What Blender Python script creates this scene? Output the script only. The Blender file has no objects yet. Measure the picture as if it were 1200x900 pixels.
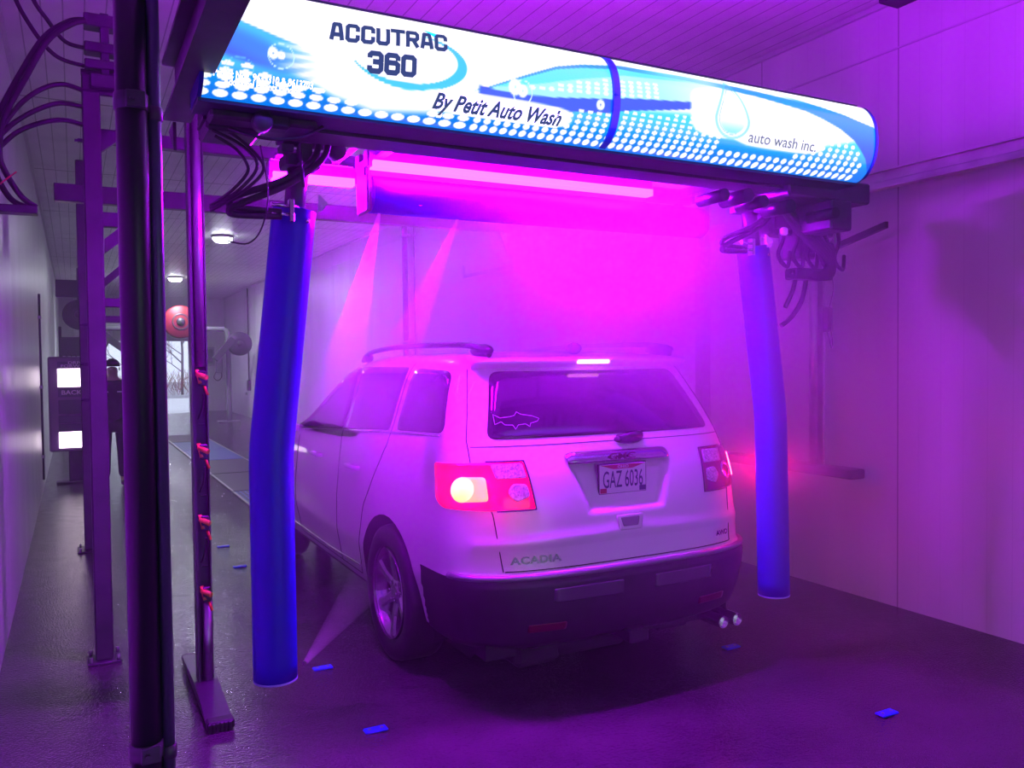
import bpy, math, random
import numpy as np
from mathutils import Vector, Matrix
random.seed(7); rng = np.random.default_rng(5)
PI = math.pi
sc = bpy.context.scene
C = sc.collection

# ---------------------------------------------------------------- camera
cam_d = bpy.data.cameras.new('camera'); cam = bpy.data.objects.new('camera', cam_d); C.objects.link(cam)
cam_d.sensor_width = 36.0; cam_d.lens = 971.455/1200*36.0; cam_d.clip_start = .02; cam_d.clip_end = 300
YAW, PIT, ROL, HC = .486, .028, -.011, 1.673
Fv = Vector((math.sin(YAW)*math.cos(PIT), math.cos(YAW)*math.cos(PIT), -math.sin(PIT)))
Rv = Vector((math.cos(YAW), -math.sin(YAW), 0)); Uv = Rv.cross(Fv)
R2 = math.cos(ROL)*Rv + math.sin(ROL)*Uv; U2 = -math.sin(ROL)*Rv + math.cos(ROL)*Uv
M = Matrix((R2, U2, -Fv)).transposed().to_4x4(); M.translation = (0, 0, HC)
cam.matrix_world = M
sc.camera = cam

# ---------------------------------------------------------------- exposure, sampling aids
sc.view_settings.view_transform = 'Standard'; sc.view_settings.look = 'None'
sc.view_settings.exposure = 0.0; sc.view_settings.gamma = 1.0; sc.view_settings.use_curve_mapping = False
sc.cycles.use_denoising = True
sc.cycles.max_bounces = 6; sc.cycles.diffuse_bounces = 3; sc.cycles.glossy_bounces = 3
sc.cycles.transmission_bounces = 4; sc.cycles.volume_bounces = 1
sc.cycles.volume_step_rate = .8; sc.cycles.volume_max_steps = 64
sc.cycles.sample_clamp_indirect = 4.0; sc.cycles.caustics_reflective = False; sc.cycles.caustics_refractive = False

# ---------------------------------------------------------------- sky (daylight beyond the exit door)
w = bpy.data.worlds.new('sky'); sc.world = w; w.use_nodes = True
nt = w.node_tree; bg = nt.nodes['Background']
bg.inputs[0].default_value = (.72, .82, 1.0, 1); bg.inputs[1].default_value = 1.25

# ---------------------------------------------------------------- material helpers
MATS = {}
def mat(name, col=(.5,.5,.5), rough=.5, metal=0.0, emit=None, estr=0.0, spec=None, coat=0.0, trans=0.0, noise=None, bump=None):
    if name in MATS: return MATS[name]
    m = bpy.data.materials.new(name); m.use_nodes = True; t = m.node_tree; b = t.nodes['Principled BSDF']
    b.inputs['Base Color'].default_value = (*col, 1); b.inputs['Roughness'].default_value = rough
    b.inputs['Metallic'].default_value = metal
    if spec is not None: b.inputs['Specular IOR Level'].default_value = spec
    b.inputs['Coat Weight'].default_value = coat; b.inputs['Transmission Weight'].default_value = trans
    if emit: b.inputs['Emission Color'].default_value = (*emit, 1); b.inputs['Emission Strength'].default_value = estr
    tc = t.nodes.new('ShaderNodeTexCoord')
    if noise:   # (scale, amount) value variation of the thing's own colour
        n = t.nodes.new('ShaderNodeTexNoise'); n.inputs['Scale'].default_value = noise[0]; n.inputs['Detail'].default_value = 4
        t.links.new(tc.outputs['Object'], n.inputs['Vector'])
        r = t.nodes.new('ShaderNodeMapRange'); r.inputs[1].default_value = .3; r.inputs[2].default_value = .7
        r.inputs[3].default_value = 1-noise[1]; r.inputs[4].default_value = 1+noise[1]
        t.links.new(n.outputs['Fac'], r.inputs[0])
        mx = t.nodes.new('ShaderNodeMix'); mx.data_type = 'RGBA'; mx.blend_type = 'MULTIPLY'; mx.inputs[0].default_value = 1
        mx.inputs[6].default_value = (*col, 1); t.links.new(r.outputs[0], mx.inputs[7]); t.links.new(mx.outputs[2], b.inputs['Base Color'])
    if bump:
        n2 = t.nodes.new('ShaderNodeTexNoise'); n2.inputs['Scale'].default_value = bump[0]; n2.inputs['Detail'].default_value = 3
        t.links.new(tc.outputs['Object'], n2.inputs['Vector'])
        bp = t.nodes.new('ShaderNodeBump'); bp.inputs['Strength'].default_value = bump[1]; bp.inputs['Distance'].default_value = .01
        t.links.new(n2.outputs['Fac'], bp.inputs['Height']); t.links.new(bp.outputs[0], b.inputs['Normal'])
    MATS[name] = m; return m

def math_node(t, op, a, b=None, c=None):
    n = t.nodes.new('ShaderNodeMath'); n.operation = op
    for i, v in enumerate((a, b, c)):
        if v is None: continue
        if hasattr(v, 'links'): t.links.new(v, n.inputs[i])
        else: n.inputs[i].default_value = v
    return n.outputs[0]

def make_wall_mat(name, col, seam_axis, seam, rough):
    m = bpy.data.materials.new(name); m.use_nodes = True; t = m.node_tree; b = t.nodes['Principled BSDF']; b.inputs['Specular IOR Level'].default_value = .3
    tc = t.nodes.new('ShaderNodeTexCoord'); sp = t.nodes.new('ShaderNodeSeparateXYZ'); t.links.new(tc.outputs['Object'], sp.inputs[0])
    ax = sp.outputs[seam_axis]
    fr = math_node(t, 'FRACT', math_node(t, 'DIVIDE', ax, seam))
    line = math_node(t, 'LESS_THAN', fr, .010/seam)
    fine = math_node(t, 'LESS_THAN', math_node(t, 'FRACT', math_node(t, 'DIVIDE', ax, .1524)), .03)
    n = t.nodes.new('ShaderNodeTexNoise'); n.inputs['Scale'].default_value = 2.2; n.inputs['Detail'].default_value = 5
    mp = t.nodes.new('ShaderNodeMapping'); mp.inputs['Scale'].default_value = (1, 1, .18) if seam_axis != 2 else (1, 1, 1)
    t.links.new(tc.outputs['Object'], mp.inputs[0]); t.links.new(mp.outputs[0], n.inputs['Vector'])
    v = math_node(t, 'MULTIPLY_ADD', n.outputs['Fac'], .45, .72)
    v = math_node(t, 'MULTIPLY', v, math_node(t, 'MULTIPLY_ADD', line, -.45, 1.0))
    v = math_node(t, 'MULTIPLY', v, math_node(t, 'MULTIPLY_ADD', fine, -.08, 1.0))
    mx = t.nodes.new('ShaderNodeMix'); mx.data_type = 'RGBA'; mx.blend_type = 'MULTIPLY'; mx.inputs[0].default_value = 1
    mx.inputs[6].default_value = (*col, 1); t.links.new(v, mx.inputs[7]); t.links.new(mx.outputs[2], b.inputs['Base Color'])
    rr = math_node(t, 'MULTIPLY_ADD', n.outputs['Fac'], .25, rough-.12); t.links.new(rr, b.inputs['Roughness'])
    bp = t.nodes.new('ShaderNodeBump'); bp.inputs['Strength'].default_value = .25; bp.inputs['Distance'].default_value = .004
    h = math_node(t, 'MULTIPLY_ADD', fine, -1.0, 1.0); h = math_node(t, 'ADD', h, math_node(t, 'MULTIPLY', n.outputs['Fac'], .6))
    t.links.new(h, bp.inputs['Height']); t.links.new(bp.outputs[0], b.inputs['Normal'])
    return m

def make_ceiling_mat():
    m = bpy.data.materials.new('white_plank_ceiling'); m.use_nodes = True; t = m.node_tree; b = t.nodes['Principled BSDF']
    tc = t.nodes.new('ShaderNodeTexCoord'); sp = t.nodes.new('ShaderNodeSeparateXYZ'); t.links.new(tc.outputs['Object'], sp.inputs[0])
    fx = math_node(t, 'FRACT', math_node(t, 'DIVIDE', math_node(t, 'ADD', sp.outputs[0], 10.0), .128))
    fy = math_node(t, 'FRACT', math_node(t, 'DIVIDE', math_node(t, 'ADD', sp.outputs[1], 30.85), 3.02))
    lx = math_node(t, 'LESS_THAN', fx, .07); ly = math_node(t, 'LESS_THAN', fy, .010)
    ln = math_node(t, 'MAXIMUM', math_node(t, 'MULTIPLY', lx, .8), ly)
    n = t.nodes.new('ShaderNodeTexNoise'); n.inputs['Scale'].default_value = 3; n.inputs['Detail'].default_value = 5
    t.links.new(tc.outputs['Object'], n.inputs['Vector'])
    v = math_node(t, 'MULTIPLY', math_node(t, 'MULTIPLY_ADD', n.outputs['Fac'], .4, .75), math_node(t, 'MULTIPLY_ADD', ln, -.62, 1.0))
    mx = t.nodes.new('ShaderNodeMix'); mx.data_type = 'RGBA'; mx.blend_type = 'MULTIPLY'; mx.inputs[0].default_value = 1
    mx.inputs[6].default_value = (.82, .80, .84, 1); t.links.new(v, mx.inputs[7]); t.links.new(mx.outputs[2], b.inputs['Base Color'])
    b.inputs['Roughness'].default_value = .45
    bp = t.nodes.new('ShaderNodeBump'); bp.inputs['Strength'].default_value = .4; bp.inputs['Distance'].default_value = .006
    t.links.new(math_node(t, 'SUBTRACT', 1.0, ln), bp.inputs['Height']); t.links.new(bp.outputs[0], b.inputs['Normal'])
    return m

def make_floor_mat():
    m = bpy.data.materials.new('wet_concrete'); m.use_nodes = True; t = m.node_tree; b = t.nodes['Principled BSDF']
    tc = t.nodes.new('ShaderNodeTexCoord'); sp = t.nodes.new('ShaderNodeSeparateXYZ'); t.links.new(tc.outputs['Object'], sp.inputs[0])
    n = t.nodes.new('ShaderNodeTexNoise'); n.inputs['Scale'].default_value = .9; n.inputs['Detail'].default_value = 6
    t.links.new(tc.outputs['Object'], n.inputs['Vector'])
    cr = t.nodes.new('ShaderNodeValToRGB'); e = cr.color_ramp.elements
    e[0].position = .32; e[0].color = (.035, .033, .035, 1); e[1].position = .7; e[1].color = (.085, .08, .085, 1)
    t.links.new(n.outputs['Fac'], cr.inputs[0])
    n2 = t.nodes.new('ShaderNodeTexNoise'); n2.inputs['Scale'].default_value = 75; n2.inputs['Detail'].default_value = 2
    t.links.new(tc.outputs['Object'], n2.inputs['Vector'])
    n3 = t.nodes.new('ShaderNodeTexNoise'); n3.inputs['Scale'].default_value = 9; n3.inputs['Detail'].default_value = 4
    t.links.new(tc.outputs['Object'], n3.inputs['Vector'])
    joint = math_node(t, 'LESS_THAN', math_node(t, 'FRACT', math_node(t, 'DIVIDE', math_node(t, 'ADD', sp.outputs[1], 30.0), 9.1)), .0015)
    mx = t.nodes.new('ShaderNodeMix'); mx.data_type = 'RGBA'; mx.blend_type = 'MIX'; t.links.new(joint, mx.inputs[0])
    t.links.new(cr.outputs[0], mx.inputs[6]); mx.inputs[7].default_value = (.04, .04, .045, 1)
    t.links.new(mx.outputs[2], b.inputs['Base Color']); b.inputs['Specular IOR Level'].default_value = .38
    r = t.nodes.new('ShaderNodeMapRange'); r.inputs[1].default_value = .35; r.inputs[2].default_value = .65; r.inputs[3].default_value = .08; r.inputs[4].default_value = .20
    t.links.new(n3.outputs['Fac'], r.inputs[0]); t.links.new(r.outputs[0], b.inputs['Roughness'])
    # dry further down the bay
    h = math_node(t, 'ADD', n2.outputs['Fac'], math_node(t, 'MULTIPLY', n3.outputs['Fac'], .3))
    bp = t.nodes.new('ShaderNodeBump'); bp.inputs['Strength'].default_value = .8; bp.inputs['Distance'].default_value = .004
    t.links.new(h, bp.inputs['Height']); t.links.new(bp.outputs[0], b.inputs['Normal'])
    return m

# ---------------------------------------------------------------- mesh helpers
class MB:
    def __init__(s): s.v = []; s.f = []; s.m = []; s.sm = []
    def add(s, vs, fs, m=0, smooth=False):
        o = len(s.v); s.v += [tuple(map(float, p)) for p in vs]
        for f in fs: s.f.append([i+o for i in f]); s.m.append(m); s.sm.append(smooth)
        return s
    def box(s, x0, x1, y0, y1, z0, z1, m=0, bev=0.0):
        if bev > 0:
            pts = []
            b = min(bev, abs(x1-x0)/2.01, abs(y1-y0)/2.01, abs(z1-z0)/2.01)
            for (ax, ay, az) in ((0,b,b),(b,0,b),(b,b,0)):
                for x in (x0+ax, x1-ax):
                    for y in (y0+ay, y1-ay):
                        for z in (z0+az, z1-az): pts.append((x,y,z))
            import bmesh
            bm = bmesh.new()
            for p in pts: bm.verts.new(p)
            bmesh.ops.convex_hull(bm, input=bm.verts)
            bm.verts.index_update(); bm.verts.ensure_lookup_table()
            vs = [tuple(v.co) for v in bm.verts]; fs = [[v.index for v in f.verts] for f in bm.faces]; bm.free()
            return s.add(vs, fs, m)
        vs = [(x,y,z) for x in (x0,x1) for y in (y0,y1) for z in (z0,z1)]
        return s.add(vs, [(0,1,3,2),(4,6,7,5),(0,4,5,1),(2,3,7,6),(0,2,6,4),(1,5,7,3)], m)
    def cyl(s, p0, p1, r0, r1=None, n=16, m=0, caps=True, smooth=True):
        r1 = r0 if r1 is None else r1
        return s.tube([p0, p1], [r0, r1], n, m, caps, smooth)
    def tube(s, path, r, n=10, m=0, caps=True, smooth=True):
        P = [Vector(p) for p in path]; k = len(P)
        rs = r if isinstance(r, (list, tuple)) else [r]*k
        T = []
        for i in range(k):
            d = (P[min(i+1,k-1)]-P[max(i-1,0)]); T.append(d.normalized() if d.length > 1e-9 else Vector((0,0,1)))
        a = T[0].orthogonal().normalized(); vs = []
        for i in range(k):
            a = (a - T[i]*a.dot(T[i])).normalized(); b = T[i].cross(a)
            for j in range(n):
                q = 2*PI*j/n; vs.append(P[i] + (a*math.cos(q)+b*math.sin(q))*rs[i])
        fs = [(i*n+j, i*n+(j+1)%n, (i+1)*n+(j+1)%n, (i+1)*n+j) for i in range(k-1) for j in range(n)]
        s.add(vs, fs, m, smooth)
        if caps:
            o = len(s.v)-k*n
            s.f.append([o+j for j in range(n)][::-1]); s.m.append(m); s.sm.append(False)
            s.f.append([o+(k-1)*n+j for j in range(n)]); s.m.append(m); s.sm.append(False)
        return s
    def lathe(s, prof, c, axis, n=32, m=0, smooth=True):   # prof: (radius, along)
        c = Vector(c); ax = Vector(axis).normalized(); a = ax.orthogonal().normalized(); b = ax.cross(a); k = len(prof); vs = []
        for (r, h) in prof:
            for j in range(n):
                q = 2*PI*j/n; vs.append(c+ax*h+(a*math.cos(q)+b*math.sin(q))*r)
        return s.add(vs, [(i*n+j, i*n+(j+1)%n, (i+1)*n+(j+1)%n, (i+1)*n+j) for i in range(k-1) for j in range(n)], m, smooth)
    def prism(s, poly, d, m=0):   # poly: 3-D points, d: extrusion vector
        k = len(poly); d = Vector(d); vs = [Vector(p) for p in poly]; vs += [p+d for p in vs]
        return s.add(vs, [list(range(k))[::-1], list(range(k, 2*k))]+[(i, (i+1)%k, k+(i+1)%k, k+i) for i in range(k)], m)
    def sphere(s, c, r, n=16, m=0, sc3=(1,1,1)):
        k = n//2; vs = []
        for i in range(k+1):
            t = PI*i/k
            for j in range(n):
                q = 2*PI*j/n; vs.append((c[0]+r*sc3[0]*math.sin(t)*math.cos(q), c[1]+r*sc3[1]*math.sin(t)*math.sin(q), c[2]+r*sc3[2]*math.cos(t)))
        return s.add(vs, [(i*n+j, i*n+(j+1)%n, (i+1)*n+(j+1)%n, (i+1)*n+j) for i in range(k) for j in range(n)], m, True)
    def build(s, name, mats, parent=None):
        me = bpy.data.meshes.new(name)
        me.from_pydata(s.v, [], s.f)
        for mm in (mats if isinstance(mats, (list, tuple)) else [mats]): me.materials.append(mm)
        if len(me.polygons) == len(s.m):
            me.polygons.foreach_set('material_index', s.m); me.polygons.foreach_set('use_smooth', s.sm)
        me.validate(); me.update()
        o = bpy.data.objects.new(name, me); C.objects.link(o)
        if parent is not None: o.parent = parent
        return o
def empty(name, loc=(0,0,0)):
    o = bpy.data.objects.new(name, None); o.location = loc; o.empty_display_size = .05; C.objects.link(o); return o
class W(MB):   # a builder whose input is in world coordinates, parented to an Empty standing elsewhere
    def build(s, name, mats, parent=None):
        if parent is not None:
            p = parent; off = Vector((0,0,0))
            while p is not None: off += Vector(p.location); p = p.parent
            s.v = [(a-off.x, b-off.y, c-off.z) for a, b, c in s.v]
        return super().build(name, mats, parent)
def tag(o, label=None, cat=None, group=None, kind=None):
    if label: o['label'] = label
    if cat: o['category'] = cat
    if group: o['group'] = group
    if kind: o['kind'] = kind
    return o
def thing(name, loc, label, cat, group=None): return tag(empty(name, loc), label, cat, group)
def copy_tree(o, parent=None):
    c = o.copy(); C.objects.link(c); c.parent = parent
    for ch in list(o.children): copy_tree(ch, c)
    return c
def spline(pts, n=8):
    P = [Vector(p) for p in pts]; out = []
    for i in range(len(P)-1):
        p0 = P[max(i-1,0)]; p1 = P[i]; p2 = P[i+1]; p3 = P[min(i+2, len(P)-1)]
        for k in range(n):
            t = k/n; out.append(.5*((2*p1)+(-p0+p2)*t+(2*p0-5*p1+4*p2-p3)*t*t+(-p0+3*p1-3*p2+p3)*t**3))
    out.append(P[-1]); return out
def text_geo(txt, size=1.0, offset=0.0, extrude=0.0, shear=0.0, align='LEFT', spacing=1.0, res=3):
    cu = bpy.data.curves.new('lettering', 'FONT'); cu.body = txt; cu.size = size; cu.offset = offset; cu.extrude = extrude
    cu.shear = shear; cu.align_x = align; cu.space_character = spacing; cu.resolution_u = res
    o = bpy.data.objects.new('lettering', cu); C.objects.link(o)
    bpy.context.view_layer.update()
    dg = bpy.context.evaluated_depsgraph_get(); me = o.evaluated_get(dg).to_mesh()
    vs = np.array([v.co[:] for v in me.vertices]); fs = [list(p.vertices) for p in me.polygons]
    o.evaluated_get(dg).to_mesh_clear(); bpy.data.objects.remove(o); bpy.data.curves.remove(cu)
    return vs, fs

# ---------------------------------------------------------------- materials
STEEL = mat('galvanised_steel', (.42,.42,.45), .38, .9, noise=(6,.2))
DSTEEL = mat('dark_painted_steel', (.055,.05,.065), .45, .3, noise=(8,.25))
PSTEEL = mat('grey_painted_steel', (.065,.06,.075), .4, .3, noise=(7,.2))
BLACKP = mat('black_plastic', (.012,.012,.018), .35)
RUBBER = mat('black_rubber', (.015,.015,.018), .55, bump=(60,.2))
CHROME = mat('chrome', (.75,.75,.78), .12, 1.0)
FOAM = mat('blue_vinyl_foam', (.003,.01,.50), .42, bump=(9,.25))
WHITEPAINT = mat('pearl_white_car_paint', (.72,.71,.73), .3, 0.0, coat=.6)
CLAD = mat('dark_lower_cladding', (.014,.013,.016), .5, noise=(14,.2))
GLASS = mat('dark_tinted_glass', (.008,.006,.012), .08, spec=.5)
GAP = mat('panel_gap_black', (.01,.01,.01), .8)
YELLOW = mat('yellow_nozzle_plastic', (.75,.42,.06), .45)
ORANGE = mat('orange_nozzle_plastic', (.75,.16,.03), .45)
BLUEPAINT = mat('blue_floor_paint', (.02,.09,.75), .35)

# ================================================================ THE ROOM
XL, XR, H, YF, YN = -.395, 4.827, 4.03, 31.25, -1.6
def fz(x):      # the slab falls gently from both walls to the wheel lane
    e = lambda a: a*a*(3-2*a)
    a = min(max((x-XL-.9)/.9, 0), 1); b = min(max((XR-x-.75)/.9, 0), 1)
    return -.06*min(e(a), e(b))
fl = MB(); xs = np.linspace(XL-.15, XR+.15, 60)
fv = [(x, y, fz(x)) for y in (YN-.15, YF+.15) for x in xs] + [(x, y, -.4) for y in (YN-.15, YF+.15) for x in (xs[0], xs[-1])]
n = len(xs); ff = [(i, i+1, n+i+1, n+i) for i in range(n-1)] + [(2*n, 2*n+2, 2*n+3, 2*n+1)]
fl.add(fv, ff, 0, True); tag(fl.build('floor', make_floor_mat()), kind='structure')
WM_S = make_wall_mat('white_wall_panel', (.74,.74,.76), 1, 1.219, .36)
WM_F = make_wall_mat('white_end_wall_panel', (.72,.72,.75), 0, 1.219, .45)
tag(MB().box(XL-.15, XL, YN, YF, -.1, H+.1).build('wall_left', WM_S), kind='structure')
tag(MB().box(XR, XR+.15, YN, YF, -.1, H+.1).build('wall_right', WM_S), kind='structure')
tag(MB().box(XL-.15, XR+.15, YN-.15, YF+.3, H, H+.15).build('ceiling', make_ceiling_mat()), kind='structure')
DX0, DX1, DZ = .75, 3.60, 2.49
fw = MB(); fw.box(XL, DX0, YF, YF+.2, -.1, H); fw.box(DX1, XR, YF, YF+.2, -.1, H); fw.box(DX0, DX1, YF, YF+.2, DZ, H)
tag(fw.build('wall_far', WM_F), kind='structure')
EX0, EX1, EZ = .9, 3.9, 2.5
nw = MB(); nw.box(XL-.15, EX0, YN-.15, YN, -.1, H+.1); nw.box(EX1, XR+.15, YN-.15, YN, -.1, H+.1); nw.box(EX0, EX1, YN-.15, YN, EZ, H+.1)
tag(nw.build('wall_near', WM_F), kind='structure')
tag(MB().box(-12, 17, -14, YN-.15, -.25, -.08).build('ground_entrance', mat('entrance_apron', (.25,.25,.27), .8, noise=(1,.06))), kind='structure')
# white angle trims along the wall heads
TRIM = mat('white_trim', (.6,.58,.62), .4)
t1 = MB(); t1.box(XR-.012, XR-.001, YN, YF, H-.34, H-.33); t1.box(XR-.03, XR-.001, YN, YF, H-.04, H-.005)
tag(t1.build('trim_1', TRIM), kind='structure')
t2 = MB(); t2.box(XL+.001, XL+.03, YN, YF, H-.04, H-.005); tag(t2.build('trim_2', TRIM), kind='structure')
dr = empty('door_1', (0,YF,0)); tag(dr, kind='structure')
b = W(); b.box(DX0-.07, DX0, YF-.05, YF-.002, 0, DZ+.07); b.box(DX1, DX1+.07, YF-.05, YF-.002, 0, DZ+.07); b.box(DX0, DX1, YF-.05, YF-.002, DZ, DZ+.07)
b.build('door_frame', TRIM, dr)
b = W()
for k in range(4): b.box(DX0+.02, DX1-.02, YF-.22-.62*(k+1), YF-.24-.62*k, 2.96, 3.0, 0, .005)
b.build('raised_door_panel', mat('door_panel_white', (.55,.55,.58), .4), dr)
b = W()
for x in (DX0-.05, DX1+.02): b.box(x, x+.03, YF-2.8, YF-.05, 2.92, 2.95)
b.build('door_track', STEEL, dr)

pl_ = bpy.data.lights.new('door_portal', 'AREA'); pl_.shape = 'RECTANGLE'; pl_.size = EX1-EX0; pl_.size_y = EZ; pl_.cycles.is_portal = True
po = bpy.data.objects.new('door_portal', pl_); po.location = ((EX0+EX1)/2, YN-.05, EZ/2); po.rotation_euler = (math.radians(90), 0, PI); C.objects.link(po)
# outdoors
tag(MB().box(-40, 50, YF+.2, 46, -.25, -.08).build('ground', mat('bright_concrete_apron', (.8,.8,.82), .8, noise=(1,.06))), kind='structure')
tag(MB().box(-60, 70, 46, 90, -.25, -.10).build('ground_verge', mat('pale_winter_grass', (.42,.42,.46), .95, noise=(1.5,.4))), kind='structure')
BARK = mat('grey_bark', (.22,.20,.22), .9)
def bare_tree(x, y, h, seed, label):
    r = random.Random(seed); t = thing('bare_tree', (x, y, -.12), label, 'tree', 'bare trees beyond the exit door')
    tr = MB(); tr.tube([(0,0,0), (.05,0,h*.3), (-.06,0,h*.6), (.02,0,h*.92)], [h*.009, h*.008, h*.006, .01], 8); tr.build('trunk', BARK, t)
    br = MB()
    def grow(p, d, L, rad, k):
        q = p + d*L; mid = p + d*L*.5 + Vector((r.uniform(-1,1), r.uniform(-1,1), r.uniform(-.3,.6)))*L*.08
        br.tube([p, mid, q], [rad, rad*.8, rad*.5], 4, caps=False)
        if k == 0: return
        for _ in range(3):
            e = (d + Vector((r.uniform(-.8,.8), r.uniform(-.8,.8), r.uniform(-.2,.6)))).normalized(); grow(mid if r.random() < .4 else q, e, L*.68, rad*.55, k-1)
    for i in range(14):
        z = h*(.10+.06*i); a = r.uniform(0, 2*PI); grow(Vector((0,0,z)), Vector((math.cos(a), math.sin(a), .7)).normalized(), h*.2, h*.005, 3)
    br.build('branches', BARK, t); return t
bare_tree(3.2, 49, 7.5, 1, 'bare winter tree seen at the left through the open exit door')
bare_tree(5.6, 52, 8.5, 2, 'bare winter tree seen at the right through the open exit door')
hd = MB(); r_ = random.Random(4)
for i in range(900):
    x = r_.uniform(-1, 11); y = r_.uniform(47.2, 48.4); z = r_.uniform(0, .85); a = r_.uniform(0, 2*PI)
    hd.tube([(x, y, z), (x+.2*math.cos(a), y+.1, z+.35), (x+.35*math.cos(a), y+.15*math.sin(a), z+.6)], [.012, .010, .004], 4, caps=False)
tag(hd.build('hedge', mat('red_brown_twigs', (.28,.13,.12), .9, noise=(4,.4))), 'reddish brown leafless hedge across the road beyond the exit door', 'hedge')

# ================================================================ CEILING LAMPS
LAMPE = mat('lamp_diffuser', (.9,.9,.95), .5, emit=(.86,.90,1.0), estr=28)
def ceiling_lamp(x, y, label, power):
    t = thing('dome_lamp', (x, y, H), label, 'ceiling lamp', 'round ceiling lamps along the bay')
    MB().lathe([(.0,-.001),(.19,-.001),(.20,-.03),(.18,-.05)], (0,0,0), (0,0,1), 28).build('lamp_base', TRIM, t)
    MB().lathe([(.175,-.045),(.165,-.085),(.12,-.12),(.05,-.135),(.001,-.138)], (0,0,0), (0,0,1), 28).build('lamp_shade', LAMPE, t)
    ld = bpy.data.lights.new('lamp_light', 'AREA'); ld.shape = 'DISK'; ld.size = .2; ld.energy = power; ld.color = (.84,.88,1.0)
    lo = bpy.data.objects.new('lamp_light', ld); lo.location = (0,0,-.16); lo.parent = t; C.objects.link(lo)
ceiling_lamp(2.47, 16.0, 'nearer of the two glowing round ceiling lamps down the bay', 60)
ceiling_lamp(2.47, 24.0, 'farther of the two glowing round ceiling lamps, close to the exit', 110)
ceiling_lamp(2.47, 8.0, 'round ceiling lamp hidden above the wash gantry beams', 2)

# ================================================================ ILLUMINATED SIGN
KX = .965
SX0, SX1, SZ0, SZ1, SY, SB = .392/KX, 3.655, 2.555, 2.935, 2.92, .115   # artwork lengths; KX scales them to the cabinet
def sprof(t):   # front curve: t 0..1 bottom to top -> y
    c = abs(2*t-1); return SY - SB*(max(0, 1-c**2.3))**.62
def spt(x, z, off=0.0):
    t = min(max((z-SZ0)/(SZ1-SZ0), 0), 1)
    return (x*KX, sprof(t)-off, z)
sign = thing('illuminated_sign', (2.02, SY, SZ0), 'long backlit blue and white curved sign across the wash gantry', 'sign')
nx, nz = 1050, 104
gx = np.linspace(SX0, SX1, nx); gt = .5-.5*np.cos(np.linspace(0, PI, nz)); gz = SZ0+(SZ1-SZ0)*gt
X, Z = np.meshgrid(gx, gz); T = (Z-SZ0)/(SZ1-SZ0)
def sm(a, b, v): q = np.clip((v-a)/(b-a), 0, 1); return q*q*(3-2*q)
def over(col, c, a):
    a = np.clip(a, 0, 1)[..., None]; return col*(1-a)+np.array(c)*a
col = np.ones(X.shape+(3,))*np.array([1.0,1.0,1.0])
cy_ = (.0,.62,.95); bl = (.0,.17,.85); lc = (.16,.86,.98); deep = (.0,.06,.62)
# left blue wave
top = np.interp(X, [.39,.43,.462,.513,.637,.719,.79], [2.862,2.832,2.808,2.79,2.757,2.738,2.70])
al = sm(0, .008, top-Z)*(1-sm(.60, .80, X+.25*(Z-2.7)))
col = over(col, (.0,.50,.92), al)
strp = np.exp(-((Z-(2.80-.30*(X-.45)))/.028)**2)*al; col = over(col, (.08,.76,.98), strp*.9)
col = over(col, (.0,.27,.90), al*sm(2.74-.33*(X.mean()*0+X-.45), 2.66-.33*(X-.45), Z)*.8)
# swept rays beside the blue wave
ang = np.arctan2(Z-2.705, (X-.98)*.55); rad = np.hypot((X-.98)*.55, Z-2.705)
ray = sm(.2, .8, np.sin(ang*34)*.5+.5)*(X < .98)*sm(.08, .12, rad)*(1-sm(.12, .215, rad)); col = over(col, (1,1,1), ray*.9)
# lower blue field under the dots
fieldtop = np.interp(X, [.39,.55,.70,.85,1.0,1.2,1.4,1.56,1.8,2.06,2.5,2.8,3.1,3.3,3.5,3.66], [2.69,2.66,2.645,2.60,2.575,2.59,2.62,2.66,2.665,2.70,2.73,2.64,2.64,2.68,2.72,2.70])
al2 = sm(-.01, .02, fieldtop-Z)
g = sm(SZ0, SZ0+.15, Z)[..., None]
fcol = np.array([.0,.46,.92])*(1-g)+np.array([.10,.86,.96])*g
col = col*(1-al2[..., None])+fcol*al2[..., None]
# light tail between arc and band (x 1.5..2.1 and on the right panel)
arc = np.interp(X, [1.38,1.454,1.617,1.76,1.89,2.03,2.07,2.449,2.695,2.869,3.29,3.53,3.77], [2.68,2.704,2.77,2.826,2.856,2.877,2.887,2.898,2.895,2.890,2.868,2.828,2.776])
band = np.interp(X, [1.40,1.507,1.725,2.028,2.095,2.569,2.70], [2.705,2.694,2.70,2.732,2.745,2.785,2.79])
inb = sm(0, .006, arc-Z)*sm(-.006, 0, Z-band)*sm(1.40, 1.46, X)*(1-sm(2.2, 2.75, X))
low = band+(arc-band)*np.interp(X, [1.4,1.6,2.1,2.6], [.15,.35,.60,.7])
g2 = sm(0, .01, Z-low)
col = over(col, (.22,.90,.97), inb*g2*.85); col = over(col, (.45,.93,.98), inb*(1-g2)*.7)
arcw = np.interp(X, [1.4,1.7,2.1,2.45,2.9,3.3], [.004,.010,.018,.024,.032,.05])
aa = sm(0, .004, arc-Z)*(1-sm(0, .004, arc-arcw-Z))*sm(1.38, 1.42, X)
mid = np.array([.03,.60,.80])*(1-sm(2.4, 3.1, X))[..., None]+np.array([.0,.62,.93])*sm(2.4, 3.1, X)[..., None]
fade = 1-.72*sm(2.1, 2.35, X)*(1-sm(2.55, 2.75, X))
col = col*(1-(aa*fade)[..., None])+mid*(aa*fade)[..., None]
bw = np.interp(X, [1.40,1.56,1.72,2.03,2.4,2.62], [.03,.045,.05,.055,.035,.012])
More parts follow.
